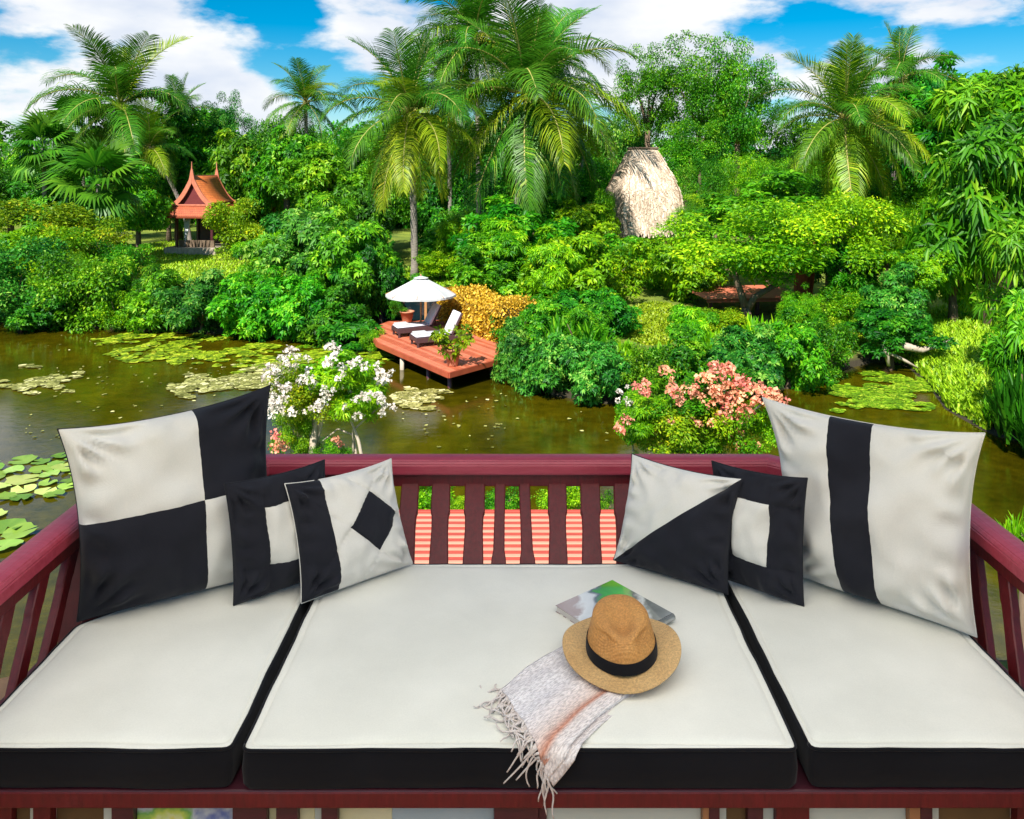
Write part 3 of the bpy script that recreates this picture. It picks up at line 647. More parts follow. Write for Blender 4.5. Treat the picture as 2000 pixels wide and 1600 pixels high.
sh('tuft of upright strap leaves on the right bank', [(1120, 600, 700, 150, 26, 'strap', 'leaf_mid'), (1205, 650, 720, 120, 25.0, 'strap', 'leaf_lime'), (1310, 660, 725, 120, 25.0, 'strap', 'leaf_mid'), (1500, 600, 690, 130, 27, 'strap', 'leaf_lime'), (1410, 630, 700, 120, 26.4, 'strap', 'leaf_lime')], 'strap leaved tufts', 'strap_leaf_plant')
sh('round shrub right of the red garden deck', [(1750, 530, 660, 130, 27.5, 'broad', 'leaf_cool'), (1740, 600, 700, 150, 26.5, 'broad', 'leaf_dark'), (1650, 560, 650, 120, 30, 'shrub', 'leaf_lime')], 'shrubs right of the garden deck')
sh('tuft of long grassy leaves at the right water edge', [(1975, 720, 850, 100, 20, 'strap', 'leaf_mid'), (2020, 640, 880, 130, 18.6, 'strap', 'leaf_dark')], 'long grassy tufts', 'strap_leaf_plant')
sh('shrub hiding the foot of the thatched pavilion', [(1210, 455, 560, 150, 42, 'broad', 'leaf_mid'), (1290, 462, 560, 130, 41, 'shrub', 'leaf_lime'), (1345, 385, 490, 70, 44, 'fern', 'leaf_mid'), (1172, 380, 470, 60, 46, 'shrub', 'leaf_lime')], 'shrubs round the thatched pavilion')
sh('low shrub growing under the forked tree', [(1400, 600, 660, 110, 30, 'shrub', 'leaf_yellow'), (1350, 595, 680, 90, 30, 'broad', 'leaf_mid'), (1560, 590, 680, 110, 29, 'broad', 'leaf_mid'), (1640, 620, 700, 90, 28, 'shrub', 'leaf_yellow')], 'shrubs under the forked tree')

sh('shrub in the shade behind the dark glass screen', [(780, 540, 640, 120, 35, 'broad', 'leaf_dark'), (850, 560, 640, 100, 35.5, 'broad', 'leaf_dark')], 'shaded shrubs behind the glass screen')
sh('shrub filling the slope below the largest palms', [(900, 440, 540, 170, 48, 'broad', 'leaf_mid'), (960, 470, 590, 160, 38, 'broad', 'leaf_mid'), (1050, 380, 480, 150, 48, 'broad', 'leaf_mid'), (1130, 390, 500, 160, 46, 'broad', 'leaf_lime'), (930, 400, 480, 130, 54, 'round', 'leaf_dark')], 'shrubs below the largest palms')

sh('young plant', [(300, 520, 600, 70, 34, 'lance', 'leaf_mid'), (500, 470, 560, 80, 37, 'lance', 'leaf_lime'), (560, 440, 540, 90, 40, 'lance', 'leaf_lime'), (650, 380, 480, 100, 44, 'lance', 'leaf_mid'), (700, 500, 600, 80, 32.6, 'lance', 'leaf_mid'), (900, 420, 500, 90, 45, 'lance', 'leaf_lime'), (990, 430, 520, 100, 38, 'lance', 'leaf_lime'), (1080, 480, 570, 90, 34, 'lance', 'leaf_lime'),
    (1150, 590, 660, 80, 27, 'lance', 'leaf_mid'), (1350, 600, 690, 80, 27, 'lance', 'leaf_lime'), (1560, 560, 650, 90, 29, 'fern', 'leaf_lime'), (1660, 480, 580, 110, 32, 'lance', 'leaf_mid'), (1730, 420, 520, 120, 33, 'fern', 'leaf_lime'), (1800, 480, 580, 100, 30, 'broad', 'leaf_lime'), (50, 440, 520, 100, 39, 'lance', 'leaf_lime'), (130, 480, 570, 80, 36, 'fern', 'leaf_lime'), (220, 520, 600, 80, 35, 'lance', 'leaf_mid')], 'young plants among the bank shrubs', near=NEAR_Y)

# grass on the right bank and lawns
def grass_patch(label, cx, cy, rx, ry, n, hmin, hmax, seed, mat='grass', z=None):
    rng = np.random.default_rng(seed); a = rng.uniform(0, 6.283, n); r = np.sqrt(rng.random(n))
    px = cx + np.cos(a) * r * rx; py = cy + np.sin(a) * r * ry
    Y = F * (HC - .55) / (py - HZ); X = (px - 1000) * Y / F; Z = ground_z(X, Y)
    ok = Z > .05; X, Y, Z = X[ok], Y[ok], Z[ok]; n = len(X)
    h = rng.uniform(hmin, hmax, n); az = rng.uniform(0, 6.283, n); bend = rng.uniform(.2, .8, n) * h; w = .02 + .03 * rng.random(n)
    base = np.stack([X, Y, Z - .02], -1); ou = np.stack([np.cos(az), np.sin(az), 0 * az], -1); wv = np.stack([-np.sin(az), np.cos(az), 0 * az], -1) * w[:, None]
    m = base + np.array([0, 0, 1]) * (h * .6)[:, None] + ou * (bend * .35)[:, None]; e = base + np.array([0, 0, 1]) * (h * .9)[:, None] + ou * bend[:, None]
    V = np.stack([base - wv, base + wv, m + wv * .8, m - wv * .8, e], 1).reshape(-1, 3); i = np.arange(n)[:, None] * 5
    Fc = np.concatenate([i + np.array([[0, 1, 2]]), i + np.array([[0, 2, 3]]), i + np.array([[3, 2, 4]])], 0)
    o = obj('grass', npmesh('grass', V, Fc, np.repeat(rng.beta(2, 2, n), 5)), M[mat])
    prop(o, label, 'grass', None, 'stuff')
grass_patch('bright yellow green grass on the right bank of the pond', 1860, 710, 130, 110, 22000, .15, .42, 1)
grass_patch('sunny lawn in front of the red roofed pavilion', 380, 520, 160, 40, 12000, .08, .22, 2)
grass_patch('sunlit lawn behind the white parasol', 880, 545, 100, 22, 6000, .08, .2, 3)
grass_patch('patch of lawn between the shrubs on the right bank', 1280, 630, 70, 40, 7000, .06, .16, 4)

# ------------------------------------------------------------------ pond weed and lily pads
def pad_arrays(x, y, r, rng, V, Fc, S, z=.012, k=9, notch=True):
    a0 = rng.uniform(0, 6.28); b = len(V); V.append((x, y, z)); 
    for i in range(k + 1):
        a = a0 + .25 + (6.283 - .5) * i / k if notch else a0 + 6.283 * i / k
        rr = r * rng.uniform(.88, 1.08); V.append((x + rr * math.cos(a), y + rr * math.sin(a), z + rng.uniform(0, .02) + (.04 * max(0, math.sin(a * 1.5 + a0 * 7)) * r / .3 if k > 10 else 0)))
    s = rng.random() ** 1.2; S += [min(1, max(0, s + rng.uniform(-.15, .15))) for _ in range(k + 2)]
    for i in range(k): Fc.append((b, b + 1 + i, b + 2 + i))
M['weed_green'] = leaf_mat('weed_green', (.06, .13, .004), (.27, .42, .010), (.52, .58, .04), trans=.1, rough=.5)
M['weed_pale'] = leaf_mat('weed_pale', (.09, .09, .015), (.34, .32, .10), (.66, .60, .32), trans=.1, rough=.5)
M['lily'] = leaf_mat('lily_pad', (.09, .19, .02), (.26, .40, .06), (.42, .50, .14), trans=.1, rough=.35)
def weed(label, regions, mat, n, rmin, rmax, seed):
    rr = random.Random(seed); V, Fc, S = [], [], []
    tot = sum(a * b for _, _, a, b in regions)
    for (cx, cy, a, b) in regions:
        for _ in range(int(n * a * b / tot)):
            t = rr.uniform(0, 6.283); r = math.sqrt(rr.random())
            px, py = cx + math.cos(t) * r * a, cy + math.sin(t) * r * b
            p = on_z(px, py, 0)
            if noise.noise(Vector((p.x * .55, p.y * .55, seed))) + .75 * noise.noise(Vector((p.x * 1.9, p.y * 2.4, seed))) < .02 + .35 * (r - .6): continue
            pad_arrays(p.x, p.y, rr.uniform(rmin, rmax), rr, V, Fc, S, rr.uniform(.006, .03), 6, False)
    if V: prop(obj('floating_pondweed', npmesh('pondweed', V, Fc, S), M[mat]), label, 'pondweed', None, 'stuff')
weed('green mat of pondweed floating below the pavilion bank', [(350, 680, 160, 36), (480, 700, 110, 30), (650, 700, 120, 26), (290, 665, 110, 14)], 'weed_green', 5200, .05, .17, 1)
weed('pale mats of small lily leaves floating on the left of the pond', [(80, 745, 110, 26), (440, 755, 110, 32), (60, 728, 60, 14), (520, 730, 90, 22)], 'weed_pale', 3800, .05, .16, 2)
weed('green algae mat floating before the right bank', [(1750, 765, 130, 42), (1820, 720, 60, 24), (1640, 790, 90, 20)], 'weed_green', 9000, .04, .13, 3)
weed('yellowish strands of weed floating below the sun deck corner', [(840, 782, 70, 20), (790, 770, 30, 12)], 'weed_pale', 700, .05, .14, 4)
weed('scattered weed flecks on the open water', [(250, 720, 240, 80), (1000, 830, 260, 60), (300, 830, 280, 60)], 'weed_pale', 420, .02, .06, 5)
# single lily pads near the balcony on the left
rp = random.Random(11)
PADS = []
for _ in range(900):
    px, py = rp.uniform(-60, 175), rp.uniform(880, 985)
    if py < 890 + max(0, (60 - px)) * .1 or py > 975 - max(0, px - 120) * .6: continue
    p = on_z(px, py, 0); r = rp.uniform(.16, .34)
    if all((p.x - a) ** 2 + (p.y - b_) ** 2 > ((r + c) * .80) ** 2 for a, b_, c in PADS): PADS.append((p.x, p.y, r))
for px, py, r in [(15, 1030, .34), (40, 1042, .3), (5, 1070, .3), (-20, 1010, .3)]:
    p = on_z(px, py, 0); PADS.append((p.x, p.y, r))
for i, (x, y, r) in enumerate(PADS):
    V, Fc, S = [], [], []; pad_arrays(0, 0, r, rp, V, Fc, S, 0, 18)
    o = obj('lily_pad', npmesh('lily_pad', V, Fc, S), M['lily'], None, (x, y, .015 + .006 * (i % 3)))
    o.rotation_euler = (rp.uniform(-.03, .03), rp.uniform(-.03, .03), 0)
    prop(o, 'round green lily pad floating on the pond beside the big checkered pillow', 'lily pad', 'lily pads floating near the balcony')

# ------------------------------------------------------------------ sun deck across the pond
DZ = .6
dk = [on_z(738, 668, DZ), on_z(877, 727, DZ), on_z(969, 702, DZ), on_z(972, 664, DZ), on_z(880, 625, DZ), on_z(760, 628, DZ), on_z(722, 642, DZ)]
dpoly = [(v.x, v.y) for v in dk]
deck = thing('sun_deck', 'red timber sun deck jutting over the pond', 'deck', (-2.6, 27.5, 0))
D0 = Vector((-2.6, 27.5, 0))
loc = lambda v: (v[0] - D0.x, v[1] - D0.y)
lp_ = [loc(v) for v in dpoly]
dirv = Vector((lp_[1][0] - lp_[0][0], lp_[1][1] - lp_[0][1])).normalized(); nv = Vector((-dirv.y, dirv.x))
offs = [p[0] * nv.x + p[1] * nv.y for p in lp_]; o0, o1 = min(offs), max(offs); bw = .145; k = 0
while o0 + k * bw < o1:
    a = o0 + k * bw + .006; bq = o0 + (k + 1) * bw - .006
    pl = clip_half(lp_, (nv.x * a, nv.y * a), (nv.x, nv.y))
    if len(pl) > 2: pl = clip_half(pl, (nv.x * bq, nv.y * bq), (-nv.x, -nv.y))
    if len(pl) > 2: obj('plank', prism_mesh('plank', pl, DZ - .035, DZ + rnd.uniform(-.003, .003)), M[rnd.choice(('deck_red', 'deck_red', 'deck_red2'))], deck)
    k += 1
n_ = len(lp_)
for i in range(n_):
    a, b_ = lp_[i], lp_[(i + 1) % n_]; ext = (Vector(b_) - Vector(a)).normalized() * .03
    oo = Vector((ext.y, -ext.x)).normalized() * .035
    obj('edge_board', beam_mesh('edge_board', (a[0] - ext.x + oo.x, a[1] - ext.y + oo.y, DZ - .085), (b_[0] + ext.x + oo.x, b_[1] + ext.y + oo.y, DZ - .085), .05, .17, .008), M['deck_edge'], deck)
for i, (px, py) in enumerate([(783, 690), (877, 722), (960, 700), (835, 705), (800, 650), (920, 650)]):
    p = on_z(px, py, DZ); q_ = (p.x - D0.x, p.y - D0.y + .3)
    obj('pile', tube('pile', [(q_[0], q_[1], -.9), (q_[0], q_[1], DZ - .05)], .07, 10), M['bark_pale'] if i == 0 else M['maroon_dark'], deck, sm=True)
pl = [(p[0] * .96, p[1] * .96) for p in lp_]
obj('joist_frame', prism_mesh('joist_frame', pl, DZ - .17, DZ - .04), M['maroon_dark'], deck)

# parasol
pc = Vector((-3.27, 29.4, DZ)); par = thing('parasol', 'white canvas parasol on a wooden pole over the sun deck', 'parasol', pc)
rim, apex, rad = 1.42, 2.02, 1.30
V, Fc = [], []
NS = 8
for ri, (rr_, zz) in enumerate([(.16, apex - .03), (.5, apex - .2), (.9, apex - .40), (1.30, rim)]):
    for k in range(NS * 4):
        a = 2 * math.pi * (k + .5) / (NS * 4); ph = (k % 4) / 4 + .125
        sag = math.cos(math.pi / NS) / math.cos((ph - .5) * 2 * math.pi / NS)
        V.append((rr_ * sag * math.cos(a), rr_ * sag * math.sin(a), zz - .03 * math.sin(ph * math.pi) * rr_))
n4 = NS * 4
for r_ in range(3):
    for k in range(n4): Fc.append((r_ * n4 + k, r_ * n4 + (k + 1) % n4, (r_ + 1) * n4 + (k + 1) % n4, (r_ + 1) * n4 + k))
b0_ = 3 * n4
for k in range(n4): V.append((V[b0_ + k][0] * 1.004, V[b0_ + k][1] * 1.004, V[b0_ + k][2] - .07))
for k in range(n4): Fc.append((b0_ + k, b0_ + (k + 1) % n4, 4 * n4 + (k + 1) % n4, 4 * n4 + k))
co = obj('canopy', pyd('canopy', V, Fc), M['parasol'], par)
V, Fc = [(0, 0, apex + .05)], []
for k in range(16):
    a = 2 * math.pi * k / 16; V.append((.27 * math.cos(a), .27 * math.sin(a), apex - .035))
for k in range(16): Fc.append((0, 1 + k, 1 + (k + 1) % 16))
obj('vent_cap', pyd('vent_cap', V, Fc), M['parasol'], par, sm=True)
obj('pole', tube('pole', [(0, 0, 0), (0, 0, apex)], .032, 10), M['teak'], par, sm=True)
obj('base', box_mesh('base', (.5, .5, .07), (0, 0, .04), .01), M['dark_rattan'], par)
for k in range(NS):
    a = 2 * math.pi * k / NS; obj('rib', tube('rib', [(0, 0, apex - .08), (1.27 * math.cos(a), 1.27 * math.sin(a), rim - .01)], .012, 5), M['teak'], par)
obj('finial', tube('finial', [(0, 0, apex + .02), (0, 0, apex + .07), (0, 0, apex + .11)], [.03, .035, .01], 8), M['teak'], par, sm=True)

# loungers
def lounger(label, foot_px, ang):
    p = on_z(*foot_px, DZ); t = thing('sun_lounger', label, 'sun lounger', p, ang, 'sun loungers on the deck')
    Lm, Wm, S0 = 2.0, .66, .30
    for s in (-1, 1):
        obj('side_rail', box_mesh('side_rail', (Lm, .045, .17), (Lm / 2, s * Wm / 2, S0 - .07), .008), M['dark_rattan'], t)
        for x in (.08, 1.55): obj('leg', box_mesh('leg', (.07, .06, .24), (x, s * (Wm / 2 - .01), .11), .006), M['dark_rattan'], t)
    obj('end_rail', box_mesh('end_rail', (.045, Wm, .12), (.03, 0, S0 - .06), .006), M['dark_rattan'], t)
    for k in range(8): obj('slat', box_mesh('slat', (.09, Wm - .06, .02), (.12 + .15 * k, 0, S0 - .01), .003), M['dark_rattan'], t)
    bm = bmesh.new(); bmesh.ops.create_cube(bm, size=1)
    for v in bm.verts: v.co = Vector((v.co.x * 1.22 + .63, v.co.y * (Wm - .04), v.co.z * .09 + S0 + .05))
    bmesh.ops.bevel(bm, geom=bm.edges[:], offset=.03, segments=3, affect='EDGES'); obj('mattress', bm_mesh('lounger_mattress', bm), M['towel'], t, sm=True)
    obj('folded_towel', box_mesh('folded_towel', (.45, .5, .05), (.28, 0, S0 + .12), .018), M['parasol'], t)
    Mx = Matrix.Translation((1.27, 0, S0 + .03)) @ Matrix.Rotation(R(-62), 4, 'Y')
    obj('backrest_frame', box_mesh('backrest_frame', (.78, Wm - .02, .04), (.39, 0, -.03), .01, Mx), M['dark_rattan'], t)
    obj('back_cushion', box_mesh('back_cushion', (.78, Wm - .06, .10), (.39, 0, .045), .03, Mx), M['towel'], t, sm=True)
    obj('prop_bar', tube('prop_bar', [(1.55, 0, S0 - .1), (1.52, 0, S0 + .45)], .018, 6), M['dark_rattan'], t)
la = math.atan2(.9, 1.91)
lounger('white cushioned lounger beside the potted plant', (806, 676), la)
lounger('white cushioned lounger close to the parasol pole', (770, 657), la)
# pot
pp = on_z(884, 714, DZ); pot = thing('potted_plant', 'terracotta pot with lime foliage plant at the deck corner', 'potted plant', pp)
V, Fc = [], []
prof = [(0, .0), (.15, .0), (.165, .03), (.23, .46), (.26, .47), (.26, .53), (.225, .53), (.21, .46), (0, .45)]
for (r_, z_) in prof:
    for k in range(20): V.append((r_ * math.cos(k * .31416), r_ * math.sin(k * .31416), z_))
for i in range(len(prof) - 1):
    for k in range(20): Fc.append((i * 20 + k, i * 20 + (k + 1) % 20, i * 20 + 20 + (k + 1) % 20, i * 20 + 20 + k))
M['terracotta'] = plain('terracotta', (.42, .16, .08), (.58, .26, .15), 7, .75, .2)
obj('pot', pyd('pot', V, Fc), M['terracotta'], pot, sm=True)
def child_crown(parent, kind, mat, loc, sc, name='foliage'):
    me = crown_pick(kind); c = bpy.data.objects.new(name, me); link(c, parent)
    if not me.materials: me.materials.append(M[mat])
    c.material_slots[0].link = 'OBJECT'; c.material_slots[0].material = M[mat]; c.location = loc; c.scale = sc; c['kind'] = 'stuff'; c.rotation_euler = (0, 0, rnd.uniform(0, 6)); return c
child_crown(pot, 'pot', 'leaf_yellow', (0, 0, .82), (.46, .46, .44))
pp = on_z(795, 629, DZ); pot2 = thing('potted_plant', 'small terracotta tub with green plant before the dark glass screen', 'potted plant', pp)
o = obj('pot', bpy.data.meshes['pot'].copy(), None, pot2); o.scale = (1.1, 1.1, .8)
child_crown(pot2, 'shrub', 'leaf_mid', (-.35, 0, .5), (.35, .35, .32))

# dark glass screen behind the deck
M['dark_glass'] = plain('dark_glass', (.004, .012, .016), (.010, .024, .03), 2, .08, 0, spec=.6)
gp = thing('glass_screen', 'low dark glass screen with timber posts behind the loungers', 'screen', (-3.85, 32.4, .45), R(-6))
for i in range(4):
    x = -1.35 + i * .9; obj('post', box_mesh('post', (.10, .10, 1.45), (x, 0, .6), .008), M['teak'] if i > 1 else M['dark_rattan'], gp)
    if i < 3: obj('glass_panel', box_mesh('glass_panel', (.78, .02, 1.2), (x + .45, 0, .68)), M['dark_glass'], gp)
obj('top_rail', box_mesh('top_rail', (2.9, .12, .06), (0, 0, 1.36), .01), M['maroon_dark'], gp)

# orange clipped hedge
hd = thing('clipped_hedge', 'clipped orange leaved hedge bordering the sun deck', 'hedge', (-.35, 29.6, .3))
rng = np.random.default_rng(5); n = 15000
A, Bv = np.array([-2.1, 31.9]), np.array([.25, 28.2]); dv = (Bv - A) / np.linalg.norm(Bv - A); pv = np.array([-dv[1], dv[0]]); Lh = np.linalg.norm(Bv - A)
u = rng.random(n) * Lh; wv_ = rng.uniform(-.75, .75, n); hz_ = rng.uniform(0, 1.40, n); face = rng.choice(5, n, p=[.38, .34, .12, .08, .08])
wv_ = np.where(face == 0, -.75 - .1 * rng.random(n), np.where(face == 2, .75, wv_)); hz_ = np.where(face == 1, 1.38 + .10 * rng.random(n), hz_); u = np.where(face == 3, 0, np.where(face == 4, Lh, u))
nr = np.zeros((n, 3)); nr[:, :2] = np.where((face == 0)[:, None], -pv, 0) + np.where((face == 2)[:, None], pv, 0) + np.where((face == 3)[:, None], -dv, 0) + np.where((face == 4)[:, None], dv, 0); nr[:, 2] = (face == 1)
pz = np.stack([A[0] + dv[0] * u + pv[0] * wv_ + .35, A[1] + dv[1] * u + pv[1] * wv_ - 29.6, hz_ + .12 * np.sin(u * 2.1)], -1) + rng.normal(size=(n, 3)) * .05
ax = unit(nr + rng.normal(size=(n, 3)) * .7); L = rng.uniform(.07, .15, n)
c = obj('foliage', leaves_to_mesh('hedge_leaves', pz, ax, unit(nr + rng.normal(size=(n, 3)) * .5 + np.array([0, 0, .4])), L, L * .6, rng), M['leaf_orange'], hd); c['kind'] = 'stuff'
hp = [(A + dv * .15 - pv * .66), (A + dv * (Lh - .15) - pv * .66), (A + dv * (Lh - .15) + pv * .66), (A + dv * .15 + pv * .66)]
obj('inner_branches', prism_mesh('inner_branches', [(p[0] + .35, p[1] - 29.6) for p in hp], .0, 1.26), M['bark'], hd)

# ------------------------------------------------------------------ red roofed pavilion (sala)
SY = 55.0; sc0 = P(400, 490, SY); sz = gz(sc0.x, SY)
def tile_mat(name, c0, c1):
    m, nt, b = new_mat(name); t = nt.nodes.new('ShaderNodeTexCoord')
    br = nt.nodes.new('ShaderNodeTexBrick'); br.inputs['Scale'].default_value = 1; br.inputs['Brick Width'].default_value = .16; br.inputs['Row Height'].default_value = .14; br.inputs['Mortar Size'].default_value = .012
    br.inputs['Color1'].default_value = (*c0, 1); br.inputs['Color2'].default_value = (*c1, 1); br.inputs['Mortar'].default_value = (*[x * .6 for x in c0], 1)
    nt.links.new(t.outputs['UV'], br.inputs['Vector'])
    n = tex_noise(nt, 2.2, 6, .6); r = ramp2(nt, n.outputs['Fac'], (.72, .7, .7), (1.1, 1.08, 1.0))
    mx = nt.nodes.new('ShaderNodeMixRGB'); mx.blend_type = 'MULTIPLY'; mx.inputs[0].default_value = 1
    nt.links.new(br.outputs['Color'], mx.inputs[1]); nt.links.new(r.outputs[0], mx.inputs[2]); nt.links.new(mx.outputs[0], b.inputs['Base Color'])
    b.inputs['Roughness'].default_value = .6; bump(nt, b, br.outputs['Fac'], .5, -.02); return m
M['roof_tile'] = tile_mat('orange_roof_tiles', (.52, .13, .025), (.62, .18, .035))
M['roof_skirt'] = tile_mat('red_roof_tiles', (.38, .070, .020), (.47, .10, .028))
M['gable'] = plain('gable_boards', (.12, .020, .022), (.18, .035, .035), 4, .6, .2, .01, .3, (1, 1, 12))
M['barge'] = plain('barge_board_paint', (.46, .13, .075), (.58, .20, .12), 5, .5, .1)
M['white_cloth'] = fabric('white_curtain', (.66, .66, .68), (.78, .78, .80), 120)
SAL = thing('thai_pavilion', 'open Thai pavilion with steep curved orange red roof and spires', 'pavilion', (sc0.x, SY, sz), R(-9))
def zof(py): return HC - (py - HZ) * SY / F - sz
z_eave, z_skirt, z_gab, z_rid = zof(420), zof(402), zof(397), zof(345)
HWD, LEN = 1.30, 3.1
prof = []
for i in range(11):
    s = i / 10; prof.append((HWD * s, z_gab + (z_rid - z_gab) * ((1 - s) ** 1.75 * .75 + (1 - s) * .25)))
def roof_sheet(name, sgn):
    V, Fc, UV = [], [], []; acc = 0
    for i, (x, z) in enumerate(prof):
        if i: acc += math.hypot(x - prof[i - 1][0], z - prof[i - 1][1])
        for y in (-LEN / 2, LEN / 2): V.append((sgn * x, y, z)); UV.append((y, acc))
    for i in range(len(prof) - 1): Fc.append((2 * i, 2 * i + 1, 2 * i + 3, 2 * i + 2) if sgn > 0 else (2 * i, 2 * i + 2, 2 * i + 3, 2 * i + 1))
    me = pyd(name, V, Fc); uv = me.uv_layers.new(name='UVMap')
    for lpx in me.loops: uv.data[lpx.index].uv = UV[lpx.vertex_index]
    o = obj(name, me, M['roof_tile'], SAL, sm=True)
    md = o.modifiers.new('thick', 'SOLIDIFY'); md.thickness = .09; md.offset = -1
for s in (-1, 1): roof_sheet('roof_slope', s)
V = [(x, -LEN / 2 + .22, z - .08) for x, z in prof] + [(-x, -LEN / 2 + .22, z - .08) for x, z in prof[1:]]
for e, yy in ((0, -LEN / 2 + .22), (1, LEN / 2 - .22)):
    V = [(0, yy, prof[0][1] - .1)] + [(x * .97, yy, z - .06) for x, z in prof[1:]] + [(-x * .97, yy, z - .06) for x, z in reversed(prof[1:])]
    me = pyd('gable', V, [tuple(range(len(V))) if e == 0 else tuple(reversed(range(len(V))))]); bm = bmesh.new(); bm.from_mesh(me); bmesh.ops.triangulate(bm, faces=bm.faces); bm.to_mesh(me); bm.free()
    o = obj('gable', me, M['gable'], SAL); md = o.modifiers.new('thick', 'SOLIDIFY'); md.thickness = .08
    for k in range(4):
        zz = z_gab + .16 + k * .2; wdt = np.interp(zz, [p[1] for p in reversed(prof)], [p[0] for p in reversed(prof)]) * .95
        obj('gable_rail', box_mesh('gable_rail', (2 * wdt, .05, .04), (0, yy - (.06 if e == 0 else -.06), zz)), M['gable'], SAL)
# barge boards sweeping up into the spire
for yy in (-LEN / 2 - .04, LEN / 2 + .04):
    for s in (-1, 1):
        out_, inn = [], []
        for i, (x, z) in enumerate(prof): out_.append((s * (x + .06), z + .10)); inn.append((s * max(0, x - .12), z - .10 - (.22 if i == 0 else .06 * (1 - i / 10))))
        ztip = zof(316)
        out_ = [(s * .012, ztip), (s * .03, ztip - .45), (s * .07, z_rid + .42)] + out_[1:] + [(s * (HWD + .17), z_gab + .05)]
        inn = [(0, ztip), (0, ztip - .45), (0, z_rid + .1)] + inn[1:] + [(s * (HWD + .05), z_gab - .08)]
        n_ = len(out_); V = [(p[0], yy - .05, p[1]) for p in out_] + [(p[0], yy - .05, p[1]) for p in inn] + [(p[0], yy + .05, p[1]) for p in out_] + [(p[0], yy + .05, p[1]) for p in inn]
        Fc = []
        for i in range(n_ - 1):
            Fc += [(i, i + 1, n_ + i + 1, n_ + i), (2 * n_ + i, 3 * n_ + i, 3 * n_ + i + 1, 2 * n_ + i + 1), (i, 2 * n_ + i, 2 * n_ + i + 1, i + 1), (n_ + i, n_ + i + 1, 3 * n_ + i + 1, 3 * n_ + i)]
        me = pyd('barge_board', V, Fc); bm = bmesh.new(); bm.from_mesh(me); bmesh.ops.recalc_face_normals(bm, faces=bm.faces); bm.to_mesh(me); bm.free()
        obj('barge_board', me, M['barge'], SAL)
obj('ridge_cap', box_mesh('ridge_cap', (.12, LEN, .10), (0, 0, z_rid + .04), .02), M['barge'], SAL)
# skirt roof round the eaves
def skirt():
    i0 = (HWD - .05, LEN / 2 - .05, z_gab - .08); o1 = (HWD + .72, LEN / 2 + .55, z_eave); mid = (HWD + .3, LEN / 2 + .22, z_gab - .36)
    for (sx, sy, ax_) in ((0, -1, 'x'), (0, 1, 'x'), (1, 0, 'y'), (-1, 0, 'y')):
        V, UV = [], []; acc = 0
        for (hx, hy, z) in (i0, mid, o1):
            if ax_ == 'x': V += [(-hx, sy * hy, z), (hx, sy * hy, z)]; UV += [(-hx, acc), (hx, acc)]
            else: V += [(sx * hx, -hy, z), (sx * hx, hy, z)]; UV += [(-hy, acc), (hy, acc)]
            acc += .45
        me = pyd('skirt_roof', V, [(0, 1, 3, 2), (2, 3, 5, 4)]); uv = me.uv_layers.new(name='UVMap')
        for lpx in me.loops: uv.data[lpx.index].uv = UV[lpx.vertex_index]
        o = obj('skirt_roof', me, M['roof_skirt'], SAL); md = o.modifiers.new('thick', 'SOLIDIFY'); md.thickness = .08; md.offset = 0
    obj('skirt_trim', box_mesh('skirt_trim', (2 * HWD + .1, .08, .1), (0, -LEN / 2 - .06, z_gab - .06), .01), M['barge'], SAL)
    for sy in (-1, 1): obj('eave_fascia', box_mesh('eave_fascia', (2 * (HWD + .72), .06, .13), (0, sy * (LEN / 2 + .54), z_eave - .04), .01), M['roof_skirt'], SAL)
    for sx in (-1, 1): obj('eave_fascia', box_mesh('eave_fascia', (.06, LEN + 1.0, .13), (sx * (HWD + .71), 0, z_eave - .04), .01), M['roof_skirt'], SAL)
skirt()
for sx in (-1, 1):
    for sy in (-1, 1): obj('post', box_mesh('post', (.16, .16, z_eave + .2), (sx * 1.25, sy * 1.3, (z_eave + .2) / 2), .01), M['maroon_dark'], SAL)
obj('plinth', box_mesh('plinth', (3.6, 3.8, .45), (0, 0, .2), .02), M['bark_pale'], SAL)
obj('bench_wall', box_mesh('bench_wall', (2.5, .14, .45), (.2, -1.35, .65), .01), M['bark'], SAL)
obj('back_panel', box_mesh('back_panel', (2.4, .06, z_eave), (0, 1.35, z_eave / 2)), M['dark_rattan'], SAL)
V, Fc = [], []
cw = [(.0, .42), (.25, .38), (.5, .26), (.7, .12), (.8, .10), (1, .16)]
for (s, wd) in cw:
    for k in range(9):
        x = (k / 8 - .5) * wd * 1.3; V.append((-.62 + .18 * (1 - s) + x * .8, -1.38 + .03 * math.cos(k * math.pi), z_eave - .05 - s * (z_eave - .5)))
for i in range(len(cw) - 1):
    for k in range(8): Fc.append((i * 9 + k, i * 9 + k + 1, i * 9 + 10 + k, i * 9 + 9 + k))
o = obj('curtain', pyd('curtain', V, Fc), M['white_cloth'], SAL, sm=True); md = o.modifiers.new('thick', 'SOLIDIFY'); md.thickness = .02

